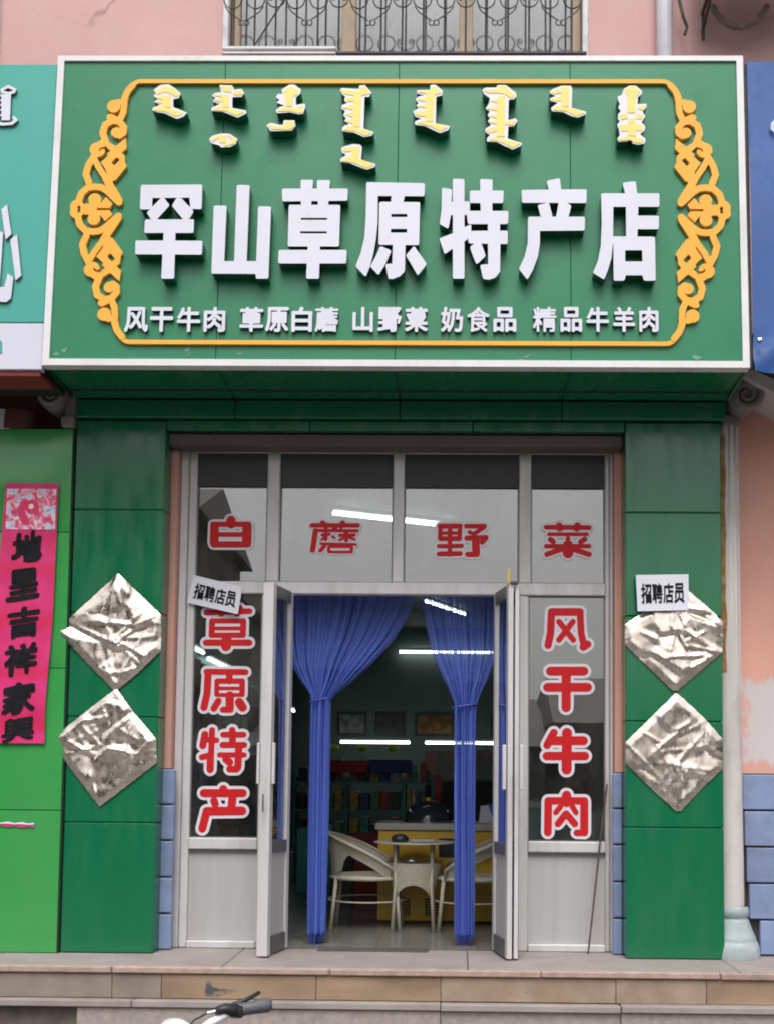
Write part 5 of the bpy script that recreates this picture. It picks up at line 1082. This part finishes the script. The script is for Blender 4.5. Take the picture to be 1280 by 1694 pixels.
ins = thing('stool', 'small dark stool standing left of the yellow counter', 'stool', (-0.75,2.3,0))
MB().cbox(-0.92,-0.60,2.15,2.45,.42,.46,b=.01).build('seat', M['black_plastic'], ins)
for sx in (-.89,-.63):
    for sy in (2.18,2.42): MB().tube([(sx,sy,0),(sx,sy,.42)], .014, 6).build('leg', M['chrome'], ins)
for i, (x, z, w, h, c, lb) in enumerate(((-1.05,.55,.30,.30,'teal','wide teal carton'),(-0.62,.50,.26,.26,'dark red','dark red carton'),(-0.30,.48,.20,.34,'pale','pale carton'))):
    tag(MB().cbox(x-w/2,x+w/2,3.4,3.7,0.0,h+.25,b=.008).build('floor_carton', flat('carton_%d' % i, ((0.05,0.30,0.27),(0.30,0.03,0.03),(0.35,0.33,0.28))[i])), lb+' stacked on the shop floor behind the rattan chair', 'carton')
rp = tag(MB().tube([(-0.02,4.9,0.72),(-0.02,4.9,1.02)], .045, 14).build('red_package', flat('red_package_paint',(0.55,0.10,0.10)), smooth=True), 'tall red cylindrical package behind the glass dome', 'package')
# fluorescent tubes
def tube_lamp(a, b, label, g='fluorescent tube lamps'):
    a = Vector(a); b = Vector(b); t = thing('tube_lamp', label, 'lamp', tuple((a+b)/2), g)
    MB().tube([a,b], .016, 10).build('tube', M['tube'], t)
    MB().tube([a+Vector((0,0,.035)),b+Vector((0,0,.035))], .018, 6).build('fixture', M['fixture'], t)
tube_lamp((-0.75,1.80,2.93),(0.12,2.22,2.93), 'tube lamp under the ceiling seen through the middle transom panes')
tube_lamp((-0.20,6.0,2.93),(0.24,7.0,2.93), 'tube lamp under the ceiling seen through the top of the right curtain')
tube_lamp((-0.62,8.7,2.66),(0.76,8.7,2.66), 'tube lamp high on the back wall')
tube_lamp((-1.33,8.2,1.44),(-0.45,8.2,1.44), 'tube lamp over the back shelves, left one of the low pair')
tube_lamp((-0.25,8.2,1.44),(0.66,8.2,1.44), 'tube lamp over the back shelves, right one of the low pair')
for (x, y0, y1, z, lb) in ((-1.95,2.6,3.0,2.02,'first along the left wall'),(-1.95,3.2,4.3,1.99,'second along the left wall'),(-1.95,5.4,6.1,1.9,'third along the left wall'),(-1.95,7.4,8.3,1.84,'fourth along the left wall'),(1.95,6.6,7.4,1.97,'deeper one along the right wall'),(1.95,5.1,5.9,2.02,'nearer one along the right wall')):
    tube_lamp((x,y0,z),(x,y1,z), 'tube lamp over the side shelves, '+lb)

# ================================================================= bicycle (its handlebar enters the frame at the bottom)
bi = thing('bicycle', 'white bicycle parked in front of the steps with only its handlebar and lamp in view', 'bicycle', (-0.5,-3.9,-0.65))
C0 = Vector((-0.53,-3.68,0.335)); F_ = Vector((-.7,.7,0)).normalized(); R_ = Vector((.7,.7,0)).normalized()
g0 = Vector((-0.305,-3.48,0.409)); g1 = Vector((-0.375,-3.50,0.399))
def off(s, f, z): return C0+R_*s+F_*f+Vector((0,0,z))
MB().tube([off(0,0,0), off(.06,.0,.0), (-0.47,-3.60,0.350), (-0.44,-3.55,0.374), (-0.405,-3.525,0.392), g1, g0], .0115, 10).build('handlebar', M['white_paint'], bi, smooth=True)
MB().tube([off(0,0,0), off(-.08,0,.0), off(-.16,.0,.02), off(-.23,-.02,.03), off(-.36,-.06,.03)], .0115, 10).build('handlebar', M['white_paint'], bi, smooth=True)
MB().tube([g1+Vector((-.008,0,0)), g1, g1.lerp(g0,.3), g1.lerp(g0,.8), g0, g0+Vector((.012,.003,.001))], [.0175,.0185,.0165,.0185,.0190,.013], 14).build('grip', M['grip'], bi, smooth=True)
MB().tube([off(-.25,-.03,.03), off(-.36,-.06,.03)], .018, 12).build('grip', M['grip'], bi, smooth=True)
MB().tube([(-0.425,-3.545,0.405),(-0.405,-3.53,0.408),(-0.375,-3.52,0.402)], [.010,.014,.017], 10).tube([(-0.378,-3.51,0.41),(-0.378,-3.52,0.385)], .017, 10).build('brake_clamp', M['black_plastic'], bi, smooth=True)
MB().tube([(-0.392,-3.50,0.412),(-0.36,-3.47,0.420),(-0.330,-3.45,0.436)], [.006,.006,.005], 8).build('brake_lever', M['black_plastic'], bi, smooth=True)
MB().tube([(-0.425,-3.545,0.405),(-0.445,-3.55,0.401)], .005, 8).build('cable_sleeve', M['chrome'], bi)
MB().tube([(-0.445,-3.55,0.401),(-0.475,-3.57,0.386),(-0.50,-3.60,0.35)], .003, 6).build('brake_cable', M['black_plastic'], bi)
lm = MB(); cxl = Vector((-0.520,-3.55,0.350))
lm.tube([cxl-F_*.045, cxl-F_*.035, cxl, cxl+F_*.035, cxl+F_*.045], [.018,.030,.036,.034,.026], 18)
lm.build('headlamp', M['white_paint'], bi, smooth=True)
MB().tube([cxl+R_*.030-F_*.03+Vector((0,0,-.022)), cxl+R_*.032+F_*.03+Vector((0,0,-.022))], .018, 10).build('headlamp_shell', M['navy'], bi, smooth=True)
def wheel(c, ax, r=.30):
    u = F_; w = Vector((0,0,1)); t = MB().tube([c+u*r*math.cos(2*math.pi*i/40)+w*r*math.sin(2*math.pi*i/40) for i in range(40)], .018, 8, closed=True).build('wheel', M['black_plastic'], bi, smooth=True)
    MB().tube([c+u*(r-.025)*math.cos(2*math.pi*i/40)+w*(r-.025)*math.sin(2*math.pi*i/40) for i in range(40)], .008, 6, closed=True).build('rim', M['chrome'], t, smooth=True)
    s = MB()
    for i in range(18):
        a = 2*math.pi*i/18; s.tube([c, c+u*(r-.03)*math.cos(a)+w*(r-.03)*math.sin(a)], .0012, 4)
    s.build('spokes', M['chrome'], t)
fw = C0+F_*.18+Vector((0,0,-.665)); rw_ = fw-F_*.98
wheel(fw, 0); wheel(rw_, 0)
hd = C0+F_*.03+Vector((0,0,-.20))
MB().tube([C0, hd], .014, 10).build('stem', M['chrome'], bi)
MB().tube([fw+R_*.05, hd+R_*.05, hd-R_*.05, fw-R_*.05], .012, 8).build('fork', M['white_paint'], bi)
bb = fw-F_*.55; st0 = bb-F_*.14+Vector((0,0,.38))
MB().tube([hd, bb], .018, 10).build('frame_tube', M['white_paint'], bi); MB().tube([bb, st0], .014, 10).build('frame_tube', M['white_paint'], bi); MB().tube([bb, rw_, st0], .010, 8).build('frame_tube', M['white_paint'], bi)
MB().tube([st0, st0+Vector((0,0,.14))], .012, 8).build('seat_post', M['chrome'], bi)
sp0 = st0+Vector((0,0,.16)); MB().tube([sp0+F_*.14, sp0+F_*.05, sp0-F_*.06, sp0-F_*.12], [.018,.04,.075,.06], 12).build('saddle', M['black_plastic'], bi, smooth=True)
MB().tube([bb-R_*.08, bb+R_*.08], .012, 8).tube([bb+R_*.08, bb+R_*.08+Vector((0,0,-.16))], .008, 6).tube([bb-R_*.08, bb-R_*.08+Vector((0,0,.16))], .008, 6).build('crank', M['chrome'], bi)

# ================================================================= street opposite (seen only as reflections)
opp = [(-16,-5.85,-24,-18,7.9,'brown'),(-5.7,-5.05,-26,-18,5.5,'brown'),(-4.4,2.1,-28,-19,2.2,'grey'),(2.5,12,-28,-18,2.7,'brown'),(12.1,26,-28,-18,5.2,'grey'),(-34,-16.1,-26,-18,4.4,'grey')]
cols = {'brown': flat('brown_brick_facade', (0.10,0.065,0.05), 0.9), 'grey': flat('grey_render_facade', (0.16,0.15,0.14), 0.9)}
names = ['tall brown house', 'narrower brown house', 'low grey row', 'brown row', 'grey house', 'long grey row']
for i, (x0, x1, y0, y1, h, c) in enumerate(opp):
    t = thing('opposite_building', '%s across the street, seen only as a dark reflection in the shop glass' % names[i], 'building', ((x0+x1)/2,(y0+y1)/2,-.65), 'buildings across the street')
    MB().box(x0,x1,y0,y1,-.65,h-.5).build('wall', cols[c], t)
    MB().add([(x0-.3,y1+.4,h-.5),(x1+.3,y1+.4,h-.5),(x1+.3,y0-.4,h-.5),(x0-.3,y0-.4,h-.5),(x0-.1,(y0+y1)/2,h+.9),(x1+.1,(y0+y1)/2,h+.9)],[(0,1,5,4),(1,2,5),(2,3,4,5),(3,0,4),(0,3,2,1)]).build('roof', M['lintel'], t)
    n = max(1, int((x1-x0)/2.2))
    for k in range(n):
        xx = x0+(k+.5)*(x1-x0)/n; MB().box(xx-.6,xx+.6,y1+.001,y1+.05,0.3,1.7).build('window', M['black_plastic'], t)
print('OBJECTS', len(bpy.data.objects))
